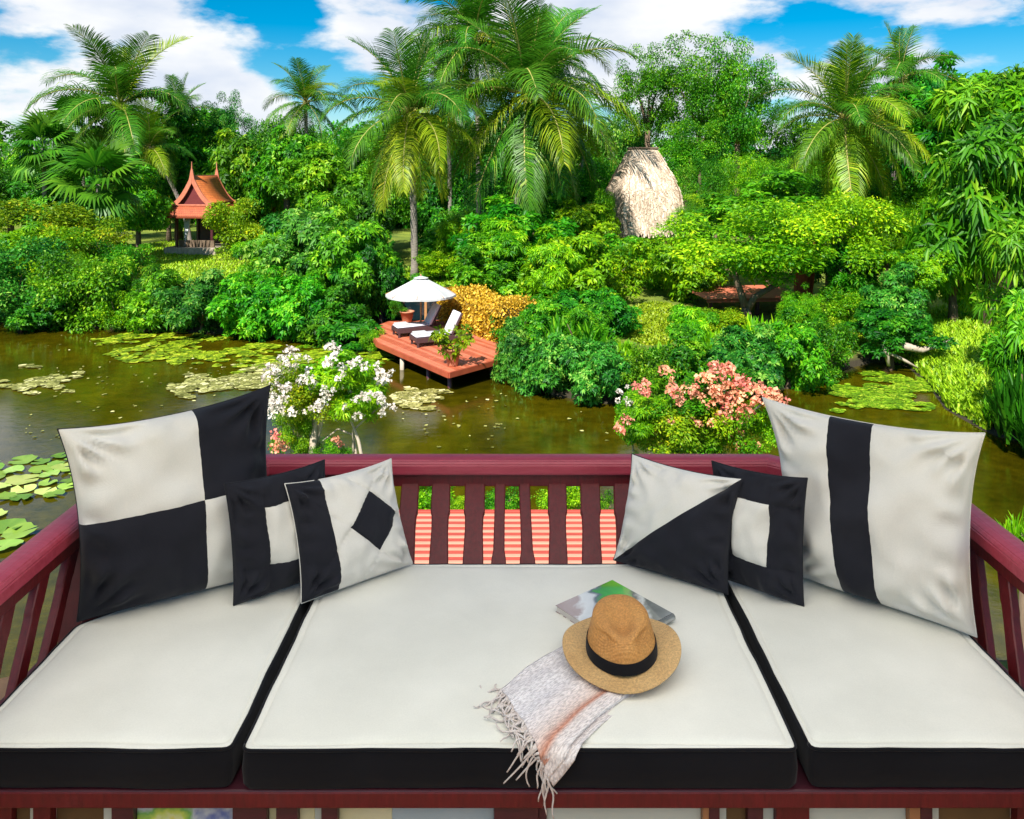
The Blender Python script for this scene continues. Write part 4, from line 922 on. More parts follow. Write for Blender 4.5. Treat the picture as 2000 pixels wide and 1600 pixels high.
# ------------------------------------------------------------------ thatched pavilion
TY = 47.0; tb = P(1266, 455, TY); tz = gz(tb.x, TY)
TH = thing('thatched_pavilion', 'steep pale thatched roof of a garden pavilion among the trees', 'pavilion', (tb.x, TY + 2, tz), R(14))
M['thatch'] = plain('pale_thatch', (.30, .19, .15), (.80, .64, .53), 7, .95, .9, .06, .1, (1, 1, .35), 10)
ztop = HC - (290 - HZ) * TY / F - tz; zbot = 1.9
obj('wall', box_mesh('wall', (3.2, 3.2, zbot + .3), (0, 0, (zbot + .3) / 2), .02), M['maroon_dark'], TH)
M['straw_tuft'] = leaf_mat('thatch_straw', (.24, .16, .12), (.60, .46, .37), (.80, .66, .55), trans=.05, rough=.9, spec=.1)
def half(s_):
    k = min(1, s_ / .5) * .86 + .14 * s_; k -= .05 * math.exp(-((s_ - .5) / .14) ** 2); return (.80 + 1.08 * k, .34 + 1.54 * k)
def roof_pt(side, t_, s_, off=0):
    hx, hy = half(s_); z_ = ztop + (zbot - ztop) * s_; w_ = .035 * noise.noise(Vector((t_ * 3 + side * 7, s_ * 5, 1))) + off; rc = 1 - .10 * max(0, abs(t_) - .7) / .3
    hx += w_; hy += w_
    return {0: (t_ * hx, -hy * rc, z_), 1: (hx * rc, t_ * hy, z_), 2: (-t_ * hx, hy * rc, z_), 3: (-hx * rc, -t_ * hy, z_)}[side]
V, Fc, S = [], [], []
rngt = random.Random(3)
for side in range(4):
    b_ = len(V); nu, nvv = 16, 26
    for i in range(nvv + 1):
        for k in range(nu + 1): V.append(roof_pt(side, k / nu * 2 - 1, i / nvv)); S.append(.3 + .3 * noise.noise(Vector((k * .4, i * .4, side))))
    for i in range(nvv):
        for k in range(nu): a = b_ + i * (nu + 1) + k; Fc.append((a, a + nu + 1, a + nu + 2, a + 1))
for side in range(4):
    for _ in range(2600):
        s_ = rngt.uniform(0, 1) ** .8; t_ = rngt.uniform(-1, 1); ds = rngt.uniform(.03, .07); dt = rngt.uniform(-.05, .05); w_ = rngt.uniform(.008, .02); b_ = len(V)
        o0 = rngt.uniform(-.02, .02); o1 = rngt.uniform(.012, .04)
        V += [roof_pt(side, t_ - w_, s_, o0), roof_pt(side, t_ + w_, s_, o0), roof_pt(side, t_ + w_ + dt, s_ + ds, o1), roof_pt(side, t_ - w_ + dt, s_ + ds, o1)]; Fc.append((b_, b_ + 3, b_ + 2, b_ + 1))
        S += [min(1, max(0, rngt.gauss(.5, .25) + .25 * noise.noise(Vector((t_ * 3, s_ * 4, side)))))] * 4
o = obj('thatch', npmesh('thatch', V, Fc, S), M['straw_tuft'], TH); o['kind'] = 'stuff'
V = []
for z_, (hx, hy) in ((ztop - .05, (.75, .28)), (zbot + .06, (1.3, 1.3))): V += [(-hx, -hy, z_), (hx, -hy, z_), (hx, hy, z_), (-hx, hy, z_)]
obj('roof_core', pyd('roof_core', V, [(0, 1, 5, 4), (1, 2, 6, 5), (2, 3, 7, 6), (3, 0, 4, 7), (3, 2, 1, 0), (4, 5, 6, 7)]), M['thatch'], TH)
obj('ridge_cap', box_mesh('ridge_cap', (1.75, .8, .14), (0, 0, ztop + .05), .05), M['bark'], TH)

# ------------------------------------------------------------------ red garden deck and log at right
gd0 = P(1510, 600, 34); gd = thing('garden_deck', 'low red timber garden deck half hidden behind the forked tree', 'deck', (gd0.x, 35.6, gz(gd0.x, 35)), R(6))
hh = .75
for k in range(20): obj('plank', box_mesh('plank', (4.4, .17, .05), (-.9, -1.75 + k * .18, hh), .006), M['deck_red2'], gd)
obj('edge_board', box_mesh('edge_board', (4.4, .06, .16), (-.9, -1.88, hh - .06), .006), M['deck_edge'], gd)
obj('white_trim', box_mesh('white_trim', (4.4, .03, .03), (-.9, -1.93, hh - .10), .004), M['barge'], gd)
for x in (-2.9, -.9, 1.1): obj('post', box_mesh('post', (.14, .14, hh), (x, -1.7, hh / 2 - .1), .006), M['maroon_dark'], gd)
dp = P(1565, 575, 34); dd = thing('carved_timber_post', 'thick reddish brown timber post beside the red garden deck', 'post', (dp.x, 34, gz(dp.x, 34)))
V, Fc = [], []; tube_arrays([(0, 0, -.2), (.05, 0, .6), (.12, 0, 1.5), (.22, 0, 2.3), (.25, 0, 3.2)], [.34, .36, .40, .36, .30], 10, V, Fc)
M['red_bark'] = plain('red_bark', (.16, .035, .02), (.34, .09, .045), 4, .9, .8, .05, .2, (1, 1, .3))
obj('shaft', pyd('shaft', V, Fc), M['red_bark'], dd, sm=True)
lg = thing('fallen_branch', 'pale fallen branch lying over the water at the right bank', 'branch', P(1760, 690, 26))
V, Fc = [], []; o_ = P(1760, 690, 26); qq = lambda x, y, d=0: P(x, y, 26 + d) - o_
tube_arrays([qq(1728, 672), qq(1765, 676), qq(1800, 684), qq(1835, 674), qq(1862, 660)], [.14, .13, .10, .06, .03], 8, V, Fc); tube_arrays([qq(1735, 688), qq(1770, 706), qq(1798, 722)], [.06, .05, .02], 6, V, Fc); tube_arrays([qq(1728, 672), qq(1732, 690), qq(1736, 715)], [.12, .09, .05], 6, V, Fc)
obj('limb', pyd('limb', V, Fc), M['bark_pale'], lg, sm=True)

# ------------------------------------------------------------------ flowering bushes by the balcony
def bract_mesh(name, seed, n=34):
    rng = np.random.default_rng(seed); d = unit(rng.normal(size=(n, 3)) + np.array([0, -.1, .3])); p = d * rng.uniform(.35, .85, (n, 1)) * np.array([1, 1, .8])
    ax = unit(d * .5 + rng.normal(size=(n, 3)) * .7); L = rng.uniform(.4, .75, n)
    return leaves_to_mesh(name, p, ax, unit(d + rng.normal(size=(n, 3)) * .4), L, L * .85, rng, .05)
BR = [bract_mesh('bract_cluster', i) for i in range(3)]
for m_ in BR: m_.materials.append(M['bract_white'])
def bush(label, cx, Y, crowns, stems, blooms, mat):
    z0 = gz((cx - 1000) * Y / F, Y); o0 = Vector(((cx - 1000) * Y / F, Y, z0))
    t = thing('flowering_bush', label, 'bush', o0)
    for (px, py, w, h, k, lm) in crowns:
        c_ = P(px, py, Y) - o0; s = Y / F / 2 / .95
        child_crown(t, k, lm, c_, (w * s, min(w, h) * s * 1.0, h * s), 'foliage')
    for st in stems:
        pts = [P(a, b_, Y + d) - o0 for a, b_, d in st[0]]; pts = [Vector((pts[0].x * .6, pts[0].y, -.3))] + pts
        obj('stem', tube('stem', pts, [st[1] * (1.2 - .75 * i / (len(pts) - 1)) for i in range(len(pts))], 7), M['bark_pale'], t, sm=True)
    for i, (px, py, s) in enumerate(blooms):
        f = bpy.data.objects.new('blossom_cluster', BR[i % 3]); link(f, t); f['kind'] = 'stuff'
        f.location = P(px, py, Y - .55 + .5 * rnd.random()) - o0; k = s * Y / F / 2 * 1.15; f.scale = (k, k, k); f.rotation_euler = (rnd.uniform(-.5, .5), rnd.uniform(-.5, .5), rnd.uniform(0, 6))
        f.material_slots[0].link = 'OBJECT'; f.material_slots[0].material = M['bract_pink' if (mat == 'bract_white' and py > 842) else mat]
# blossoms as they sit on the white bush
WB = [(645, 678, 22), (658, 684, 16), (568, 686, 24), (552, 702, 20), (580, 698, 16), (600, 700, 14), (648, 702, 22), (640, 710, 16), (532, 722, 24), (522, 735, 20), (548, 725, 18), (570, 722, 20), (605, 725, 18), (668, 716, 18), (685, 712, 18), (698, 706, 18), (712, 716, 18), (598, 740, 24), (585, 748, 22), (612, 752, 20), (540, 755, 22), (560, 758, 20), (740, 730, 24), (752, 738, 22), (745, 748, 18), (533, 775, 22), (552, 780, 20), (565, 770, 18), (632, 762, 18), (640, 775, 16), (628, 788, 22), (620, 795, 20), (700, 780, 20), (712, 775, 20), (722, 770, 16), (690, 785, 16), (745, 782, 16), (752, 792, 14), (768, 796, 14), (540, 795, 24), (555, 800, 22), (530, 810, 20), (570, 805, 20), (583, 800, 16), (700, 812, 18), (740, 770, 12), (675, 795, 14), (545, 740, 16), (660, 740, 12), (530, 790, 18), (538, 850, 18), (545, 866, 20), (556, 872, 18), (535, 878, 18), (655, 860, 16), (664, 868, 14)]
rb_ = random.Random(4)
for _ in range(26): WB.append((rb_.uniform(520, 765), rb_.uniform(700, 830), rb_.uniform(9, 14)))
bush('bougainvillea bush with papery white blossoms behind the balcony rail', 640, 10.2,
     [(590, 765, 150, 120, 'shrub', 'leaf_yellow'), (700, 760, 130, 100, 'lance', 'leaf_lime'), (575, 850, 80, 100, 'shrub', 'leaf_yellow'), (650, 735, 150, 80, 'broad', 'leaf_lime'), (650, 900, 110, 70, 'shrub', 'leaf_lime')],
     [([(608, 930, 0), (612, 860, 0), (618, 800, .1), (600, 745, .1)], .055), ([(622, 930, .1), (620, 850, .1), (640, 780, 0), (650, 700, 0)], .04), ([(715, 930, 0), (700, 860, -.1), (685, 820, 0), (720, 770, 0)], .025), ([(700, 920, .1), (690, 850, .1), (660, 838, .1), (625, 866, 0)], .018), ([(690, 930, .2), (690, 840, 0), (735, 800, 0), (755, 790, 0)], .018)], WB, 'bract_white')
PB = [(1300, 725, 26), (1258, 752, 26), (1245, 758, 22), (1262, 770, 20), (1395, 718, 28), (1410, 720, 26), (1425, 722, 28), (1415, 735, 30), (1375, 738, 26), (1385, 740, 20), (1320, 765, 24), (1335, 760, 22), (1312, 762, 20), (1355, 760, 24), (1365, 772, 20), (1372, 780, 20), (1400, 765, 28), (1425, 758, 26), (1440, 750, 28), (1450, 742, 24), (1462, 755, 26), (1475, 760, 24), (1485, 755, 22), (1495, 765, 26), (1510, 770, 24), (1520, 778, 22), (1530, 785, 20), (1410, 780, 26), (1430, 775, 28), (1445, 772, 24), (1420, 800, 28), (1440, 795, 28), (1455, 800, 26), (1465, 810, 24), (1450, 815, 24), (1415, 815, 24), (1405, 810, 18), (1215, 828, 22), (1225, 820, 20), (1210, 840, 20), (1430, 850, 24), (1440, 845, 22), (1450, 875, 20), (1445, 870, 18), (1490, 780, 24), (1475, 785, 22), (1330, 780, 16), (1390, 790, 20), (1480, 870, 14)]
for _ in range(22): PB.append((rb_.uniform(1300, 1520), rb_.uniform(735, 830), rb_.uniform(11, 17)))
bush('bougainvillea bush with coral pink blossoms behind the balcony rail', 1370, 10.0,
     [(1300, 835, 210, 130, 'shrub', 'leaf_yellow'), (1420, 830, 200, 130, 'shrub', 'leaf_lime'), (1380, 780, 230, 90, 'shrub', 'leaf_mid'), (1260, 800, 110, 90, 'lance', 'leaf_lime'), (1500, 830, 90, 90, 'shrub', 'leaf_lime'), (1360, 900, 260, 90, 'shrub', 'leaf_mid')],
     [([(1360, 930, 0), (1355, 870, 0), (1340, 820, 0), (1310, 770, 0)], .035), ([(1368, 930, 0), (1370, 860, .1), (1400, 800, 0), (1425, 740, 0)], .035), ([(1372, 930, 0), (1400, 860, 0), (1450, 820, 0), (1500, 780, 0)], .025)], PB, 'bract_pink')
bush_w = [(1210, 766, 13), (1208, 782, 13), (1228, 785, 16), (1238, 788, 14), (1225, 755, 8)]
bush('sprig of white blossoms at the left side of the coral bush', 1225, 10.3, [(1235, 830, 60, 110, 'shrub', 'leaf_lime')], [([(1240, 930, 0), (1235, 860, 0), (1222, 780, 0)], .018)], bush_w, 'bract_white')
sh('low shrub on the near bank seen through the balusters', [(840, 925, 1010, 90, 11.3, 'shrub', 'leaf_lime'), (980, 950, 1020, 90, 11.0, 'shrub', 'leaf_mid'), (1100, 925, 1020, 100, 11.2, 'shrub', 'leaf_lime'), (1180, 960, 1030, 60, 11, 'shrub', 'leaf_mid'), (905, 965, 1025, 70, 11, 'shrub', 'leaf_lime')], 'near bank shrubs')
sh('arching green plant at the right corner of the balcony', [(2010, 980, 1110, 120, 8.2, 'strap', 'leaf_lime')])
# lower slatted terrace below the rail
lt = thing('slatted_terrace', 'lower terrace of red timber slats, sunlit tops painted pale, behind the balusters', 'terrace', (0, 5.9, .45))
TZ = 3.3 - .45
k = 0; y = 7.55
while y > 4.2:
    obj('slat', box_mesh('slat', (4.6, .044, .03), (0, y - 5.9, TZ), .004), M['slat_sunlit'], lt); obj('slat', box_mesh('slat', (4.6, .066, .03), (0, y - 5.9 - .0565, TZ - .005), .003), M['slat_red'], lt)
    y -= .113
for s in (-1, 1):
    for yy in (-1.55, 1.5): obj('post', box_mesh('post', (.14, .14, TZ + .3), (s * 2.1, yy, TZ / 2 - .2), .008), M['maroon_dark'], lt)
    obj('joist', box_mesh('joist', (.1, 3.4, .16), (s * 2.1, 0, TZ - .115), .006), M['maroon'], lt)
obj('front_edge', box_mesh('front_edge', (4.7, .05, .13), (0, 1.715, TZ - .04), .005), M['slat_red'], lt)

# ------------------------------------------------------------------ balcony and daybed
MZ = HC - 1.46              # mattress top
FLZ = MZ - .46              # balcony floor
BX = (-1.40, 1.44)
YF, YB = 2.06, 3.03
RZ = MZ + .265
floor_poly = [(-2.6, -1.0), (2.6, -1.0), (2.6, 2.75), (1.15, 3.5), (-1.10, 3.5), (-2.6, 2.75)]
bal = thing('balcony_floor', 'raised timber balcony floor on tall posts under the daybed', 'balcony', (0, 1.5, .45))
BO = Vector((0, 1.5, .45))
obj('slab', prism_mesh('slab', [(p[0], p[1] - 1.5) for p in floor_poly], FLZ - .22 - .45, FLZ - .03 - .45, .01), M['maroon_dark'], bal)
for k in range(24):
    yy = -1.0 + k * .18; pl = clip_half(clip_half([(p[0], p[1] - 1.5) for p in floor_poly], (0, yy - 1.5 + .003), (0, 1)), (0, yy + .177 - 1.5), (0, -1))
    if len(pl) > 2: obj('floor_board', prism_mesh('floor_board', pl, FLZ - .03 - .45, FLZ - .45), M['teak'], bal)
for x in (-2.3, 2.3):
    for yy in (-2.2, 1.1): obj('post', box_mesh('post', (.26, .26, FLZ - .2), (x, yy, (FLZ - .2) / 2 - .45 - .1), .01), M['maroon_dark'], bal)

# railing: back, two diagonals, two sides, leaning slightly outwards
RL = [(-1.47, 1.2), (-1.49, 2.87), (-.99, 3.33), (1.04, 3.33), (1.575, 2.88), (1.53, 1.2)]
BL_ = [(-1.42, 1.2), (-1.425, 2.69), (-1.0, 3.085), (1.03, 3.085), (1.465, 2.69), (1.46, 1.2)]
rail = thing('balcony_railing', 'maroon wooden railing wrapping round the daybed', 'railing', (0, 3.2, FLZ))
RO = Vector((0, 3.2, FLZ))
def rl(p, z): return Vector((p[0], p[1], z)) - RO
def rail_profile(a, b, da, db):
    """rounded hand rail between a and b, mitred"""
    prof = [(-.050, -.03), (-.050, .008), (-.040, .023), (-.016, .030), (.016, .030), (.040, .023), (.050, .008), (.050, -.03), (.038, -.036), (-.038, -.036)]
    V = [];
    for p, nrm_ in ((a, da), (b, db)):
        for (w_, h_) in prof: V.append(Vector((p[0] + nrm_[0] * w_, p[1] + nrm_[1] * w_, RZ + h_)) - RO)
    n_ = len(prof); Fc = [(i, (i + 1) % n_, n_ + (i + 1) % n_, n_ + i) for i in range(n_)] + [tuple(reversed(range(n_))), tuple(range(n_, 2 * n_))]
    return V, Fc
def mit(i):
    d0 = (Vector(RL[i]) - Vector(RL[max(0, i - 1)])); d1 = (Vector(RL[min(len(RL) - 1, i + 1)]) - Vector(RL[i]))
    d0 = (d0 if d0.length else d1).normalized(); d1 = (d1 if d1.length else d0).normalized(); t = (d0 + d1).normalized(); n_ = Vector((-t.y, t.x)); return n_ / max(.5, n_.dot(Vector((-d0.y, d0.x))))
for i in range(len(RL) - 1):
    V, Fc = rail_profile(RL[i], RL[i + 1], mit(i), mit(i + 1)); me = pyd('hand_rail', V, Fc)
    bm = bmesh.new(); bm.from_mesh(me); bmesh.ops.recalc_face_normals(bm, faces=bm.faces); bmesh.ops.bevel(bm, geom=[e for e in bm.edges if e.calc_length() > .3], offset=.004, segments=2, affect='EDGES'); bm.to_mesh(me); bm.free()
    o = obj('hand_rail', me, M['maroon_rail'], rail)
    a, b_ = rl(RL[i], RZ - .062), rl(RL[i + 1], RZ - .062); e = (b_ - a).normalized() * .01
    obj('under_rail', beam_mesh('under_rail', a + e, b_ - e, .05, .05, .004), M['maroon'], rail)
    a, b_ = rl(BL_[i], MZ - .13), rl(BL_[i + 1], MZ - .13); e = (b_ - a).normalized() * .02
    out_n = Vector((-(b_ - a).y, (b_ - a).x, 0)).normalized() * .045
    obj('bottom_rail', beam_mesh('bottom_rail', a + e + out_n, b_ - e + out_n, .06, .07, .004), M['maroon'], rail)
def baluster(top, bot, wid, dirv, ext=.13, thin=False, mat='maroon'):
    """flat board with a waisted outline, from under the hand rail down past the mattress"""
    top, bot = Vector(top), Vector(bot); ax = (bot - top); L = ax.length; ax = ax / L; nr = ax.cross(dirv).normalized()
    prof = [(0, 1.0), (.30, 1.0), (.40, 1.03), (.44, .90), (.62, .86), (.85, .92), (1, .96), (1 + ext / L, .96)] if not thin else [(0, 1), (.5, .94), (.9, 1.0), (1.0, 1.25), (1.06, 1.3), (1 + ext / L, 1)]
    V, Fc = [], []
    for (s, w_) in prof:
        c_ = top + ax * L * s
        for sx, sy in ((-1, -1), (1, -1), (1, 1), (-1, 1)): V.append(c_ + dirv * wid / 2 * w_ * sx + nr * .014 * sy)
    for i in range(len(prof) - 1):
        for k in range(4): Fc.append((4 * i + k, 4 * i + (k + 1) % 4, 4 * i + 4 + (k + 1) % 4, 4 * i + 4 + k))
    n_ = len(prof); Fc += [(3, 2, 1, 0), tuple(4 * n_ - 4 + k for k in range(4))]
    me = pyd('baluster', V, Fc); bm = bmesh.new(); bm.from_mesh(me); bmesh.ops.recalc_face_normals(bm, faces=bm.faces)
    bmesh.ops.bevel(bm, geom=bm.edges[:], offset=.0035, segments=1, affect='EDGES'); bm.to_mesh(me); bm.free()
    return obj('baluster', me, M[mat], rail)
yT, yBm = 3.32, 3.10
k_ = yT / F
for (px, wpx, bpx, thin) in [(802, 34, 792, False), (862, 36, 857, False), (928, 39, 924, False), (977, 21, 974, True), (1024, 22, 1030, True), (1088, 36, 1090, False), (1152, 38, 1156, False), (1216, 36, 1222, False)]:
    baluster(Vector(((px - 1000) * k_, yT, RZ - .08)) - RO, Vector(((bpx - 1000) * yBm / F, yBm, MZ - .02)) - RO, wpx * k_, Vector((1, 0, 0)), thin=thin)
for px in (742, 678, 614, 556, 1280, 1344, 1408, 1470):
    baluster(Vector(((px - 1000) * k_, yT, RZ - .08)) - RO, Vector(((1000 + (px - 1000) * 1.03 - 1000) * yBm / F, yBm, MZ - .02)) - RO, 36 * k_, Vector((1, 0, 0)))
for i in (0, 1, 3, 4):
    a, b_ = Vector(RL[i]), Vector(RL[i + 1]); c_, d_ = Vector(BL_[i]), Vector(BL_[i + 1]); L = (b_ - a).length; m_ = max(3, int(L / (.135 if i in (1, 3) else .185))); dirv_ = Vector(((b_ - a).x, (b_ - a).y, 0)).normalized()
    for k in range(m_):
        s = (k + .5) / m_; p, q_ = a.lerp(b_, s), c_.lerp(d_, s); o2 = Vector((-(b_ - a).y, (b_ - a).x)).normalized() * .04; q_ = q_ + o2
        baluster(rl(p, RZ - .08), rl(q_, MZ - .02), .066, dirv_)
for i in (1, 2, 3, 4):
    p, q_ = RL[i], BL_[i]; nn_ = mit(i) * .05; obj('corner_post', beam_mesh('corner_post', rl((q_[0] + nn_.x, q_[1] + nn_.y), FLZ), rl(p, RZ - .04), .085, .085, .006, Vector((0, 1, 0))), M['maroon'], rail)

# daybed base
db = thing('daybed_base', 'dark maroon panelled base of the built-in daybed', 'daybed', (0, 2.4, FLZ))
DB = Vector((0, 2.4, FLZ))
bp = [(-2.2, 2.07), (2.2, 2.07), (2.2, 2.2), (1.40, 2.2), (1.40, 2.63), (1.0, 3.02), (-.97, 3.02), (-1.37, 2.63), (-1.37, 2.2), (-2.2, 2.2)]
CB = MZ - .105
bpl = [(-1.40, 2.065), (1.44, 2.065), (1.44, 2.65), (1.03, 3.05), (-1.0, 3.05), (-1.40, 2.65)]
obj('platform', prism_mesh('platform', [(p[0], p[1] - 2.4) for p in bpl], CB - .03 - FLZ, CB - .002 - FLZ, .004), M['maroon_dark'], db)
obj('front_beam', box_mesh('front_beam', (2.84, .03, .042), (.02, 2.078 - 2.4, CB - .026 - FLZ), .004), M['maroon'], db)
M['panel_pale'] = plain('pale_green_panel', (.50, .54, .46), (.58, .62, .54), 2, .4, .05)
M['panel_blue'] = plain('blue_grey_panel', (.34, .43, .46), (.46, .55, .58), 2, .35, .05)
M['panel_yellow'] = plain('straw_panel', (.62, .58, .32), (.70, .66, .42), 6, .5, .1)
M['panel_brown'] = plain('brown_panel', (.10, .055, .02), (.16, .09, .035), 4, .5, .1)
M['panel_trim'] = plain('orange_trim', (.34, .15, .06), (.42, .20, .09), 4, .5, .05)
mpr, nt, b = new_mat('printed_panel')
n1 = tex_noise(nt, 9, 4, .55); r_ = nt.nodes.new('ShaderNodeValToRGB'); e = r_.color_ramp.elements
e[0].position = .32; e[0].color = (.12, .18, .45, 1); e[1].position = .7; e[1].color = (.75, .72, .06, 1)
for p_, c_ in ((.42, (.55, .62, .66)), (.5, (.18, .48, .10)), (.58, (.60, .74, .12)), (.64, (.72, .78, .40))): x_ = e.new(p_); x_.color = (*c_, 1)
nt.links.new(n1.outputs['Fac'], r_.inputs[0]); nt.links.new(r_.outputs[0], b.inputs['Base Color']); b.inputs['Roughness'].default_value = .4
M['panel_print'] = mpr
kf = 2.09 / F
zt, zb_ = CB - .050 - FLZ, .02
for (x0, x1, m_, dy) in [(-350, 25, 'maroon', 0), (25, 56, 'panel_brown', .02), (56, 66, 'panel_pale', .01), (66, 100, 'maroon', 0), (100, 200, 'panel_brown', .03), (200, 219, 'panel_pale', .01), (219, 262, 'maroon_dark', 0), (262, 455, 'panel_print', .02), (455, 522, 'maroon_dark', 0), (522, 540, 'panel_yellow', .02), (540, 582, 'maroon_dark', .0),
                        (582, 612, 'panel_yellow', .02), (612, 628, 'panel_pale', .02), (628, 660, 'maroon_dark', 0), (660, 764, 'panel_yellow', .02), (764, 965, 'panel_blue', .02), (965, 1052, 'maroon_dark', 0), (1068, 1372, 'panel_pale', .02), (1052, 1068, 'maroon_dark', .01), (1372, 1384, 'panel_trim', 0), (1384, 1405, 'maroon_dark', 0), (1405, 1422, 'panel_pale', .02),
                        (1422, 1460, 'panel_brown', .02), (1460, 1490, 'maroon_dark', 0), (1490, 1515, 'panel_pale', .02), (1515, 1580, 'maroon', 0), (1580, 1775, 'panel_pale', .02), (1775, 1796, 'panel_trim', 0), (1796, 1820, 'maroon_dark', 0), (1820, 1840, 'panel_pale', .02), (1840, 1985, 'panel_brown', .03), (1985, 2360, 'maroon', 0)]:
    w_ = (x1 - x0) * kf; xc = ((x0 + x1) / 2 - 1000) * kf
    if xc - w_ / 2 < -1.40: w_, xc = (x1 - 1000) * kf + 1.40, ((x1 - 1000) * kf - 1.40) / 2
    if xc + w_ / 2 > 1.44: w_, xc = 1.44 - (x0 - 1000) * kf, ((x0 - 1000) * kf + 1.44) / 2
    nm = 'stile' if m_.startswith('maroon') else 'front_panel'
    obj(nm, box_mesh(nm, (w_, .03, zt - zb_), (xc, 2.10 + dy - 2.4, (zt + zb_) / 2), .002), M[m_], db)

# seat cushions
def cushion(label, poly, seed):
    cx = sum(p[0] for p in poly) / len(poly); cy = sum(p[1] for p in poly) / len(poly)
    t = thing('seat_cushion', label, 'cushion', (cx, cy, CB))
    # subdivide outline and round the corners
    pts = []
    n_ = len(poly)
    for i in range(n_):
        p0, p1, p2 = Vector(poly[i - 1]), Vector(poly[i]), Vector(poly[(i + 1) % n_])
        rr_ = .022; a = p1 + (p0 - p1).normalized() * rr_; c_ = p1 + (p2 - p1).normalized() * rr_
        for s in (0, .33, .67, 1): pts.append(a.lerp(p1, s).lerp(p1.lerp(c_, s), s))
        L = (p2 - p1).length; m_ = max(1, int(L / .06))
        e_ = p2 + (p1 - p2).normalized() * rr_
        for k in range(1, m_): pts.append(c_.lerp(e_, k / m_))
    N = len(pts); C = Vector((cx, cy)); T = MZ - CB
    def ring(ins, z):
        out = []
        for p in pts:
            d = (C - p); L = d.length; q_ = p + d * min(.98, ins / L)
            q_ = q_ + (C - p).normalized() * (.005 * noise.noise(Vector((p.x * 7, p.y * 7, seed * 3))) + .002 * noise.noise(Vector((p.x * 26, p.y * 26, seed)))) * (1 if ins < .1 else 0)
            w_ = noise.noise(Vector((q_.x * 2.3, q_.y * 2.3, seed))) * .011 + noise.noise(Vector((q_.x * 9, q_.y * 9, seed + 3))) * .0035 + .0022 * math.sin((p.x + p.y * .7) * 130 + 6 * noise.noise(Vector((p.x * 8, p.y * 8, 0)))) * math.exp(-((ins - .05) / .03) ** 2)
            out.append((q_.x - cx, q_.y - cy, z + w_ * min(1, ins / .08)))
        return out
    def strip(name, rings, mat, close=False):
        V = [v for r in rings for v in r]; Fc = []
        for i in range(len(rings) - 1):
            for k in range(N): Fc.append((i * N + k, i * N + (k + 1) % N, (i + 1) * N + (k + 1) % N, (i + 1) * N + k))
        if close: Fc.append(tuple((len(rings) - 1) * N + k for k in range(N)))
        return obj(name, pyd(name, V, Fc), mat, t, sm=True)
    strip('side_band', [ring(.01, .0), ring(.0, .012), ring(-.004, T * .5), ring(0, T - .012), ring(.004, T - .004)], M['black_cloth'])
    strip('base_cover', [ring(.01, .0), ring(.2, .0005)], M['black_cloth'])
    rings = [ring(.003, T - .006), ring(.006, T - .001), ring(.012, T + .001), ring(.02, T + .0005), ring(.024, T - .0022), ring(.028, T + .001)]
    rings += [ring(d, T + .002 + .010 * (1 - math.exp(-d / .1))) for d in (.04, .06, .09)]
    base_r = rings[-1]
    for fr_ in (.12, .25, .38, .5, .62, .74, .86, .95):
        rings.append([(x * (1 - fr_), y * (1 - fr_), T + .002 + .010 * (1 - math.exp(-(.09 + fr_ * .4) / .1)) + noise.noise(Vector(((x * (1 - fr_) + cx) * 2.3, (y * (1 - fr_) + cy) * 2.3, seed))) * .011 + noise.noise(Vector(((x * (1 - fr_) + cx) * 9, (y * (1 - fr_) + cy) * 9, seed + 3))) * .0035) for x, y, z in base_r])
    # the last ring closes near the middle
    strip('top_cover', rings, M['cream'], True)
    obj('piping', tube('piping', [Vector((x, y, z)) for x, y, z in ring(.0015, T - .004)] + [Vector(ring(.0015, T - .004)[0])], .0042, 6), M['black_cloth'], t, sm=True)
cushion('cream left seat cushion with black sides under the checkered pillow', [(-1.395, 2.062), (-.708, 2.062), (-.708, 3.03), (-.985, 3.03), (-1.395, 2.62)], 1.3)
cushion('wide cream middle seat cushion carrying the straw hat', [(-.678, 2.062), (.722, 2.062), (.735, 3.03), (-.678, 3.03)], 5.1)
cushion('cream right seat cushion with black sides under the striped pillow', [(.752, 2.062), (1.435, 2.062), (1.435, 2.62), (1.02, 3.03), (.765, 3.03)], 9.4)

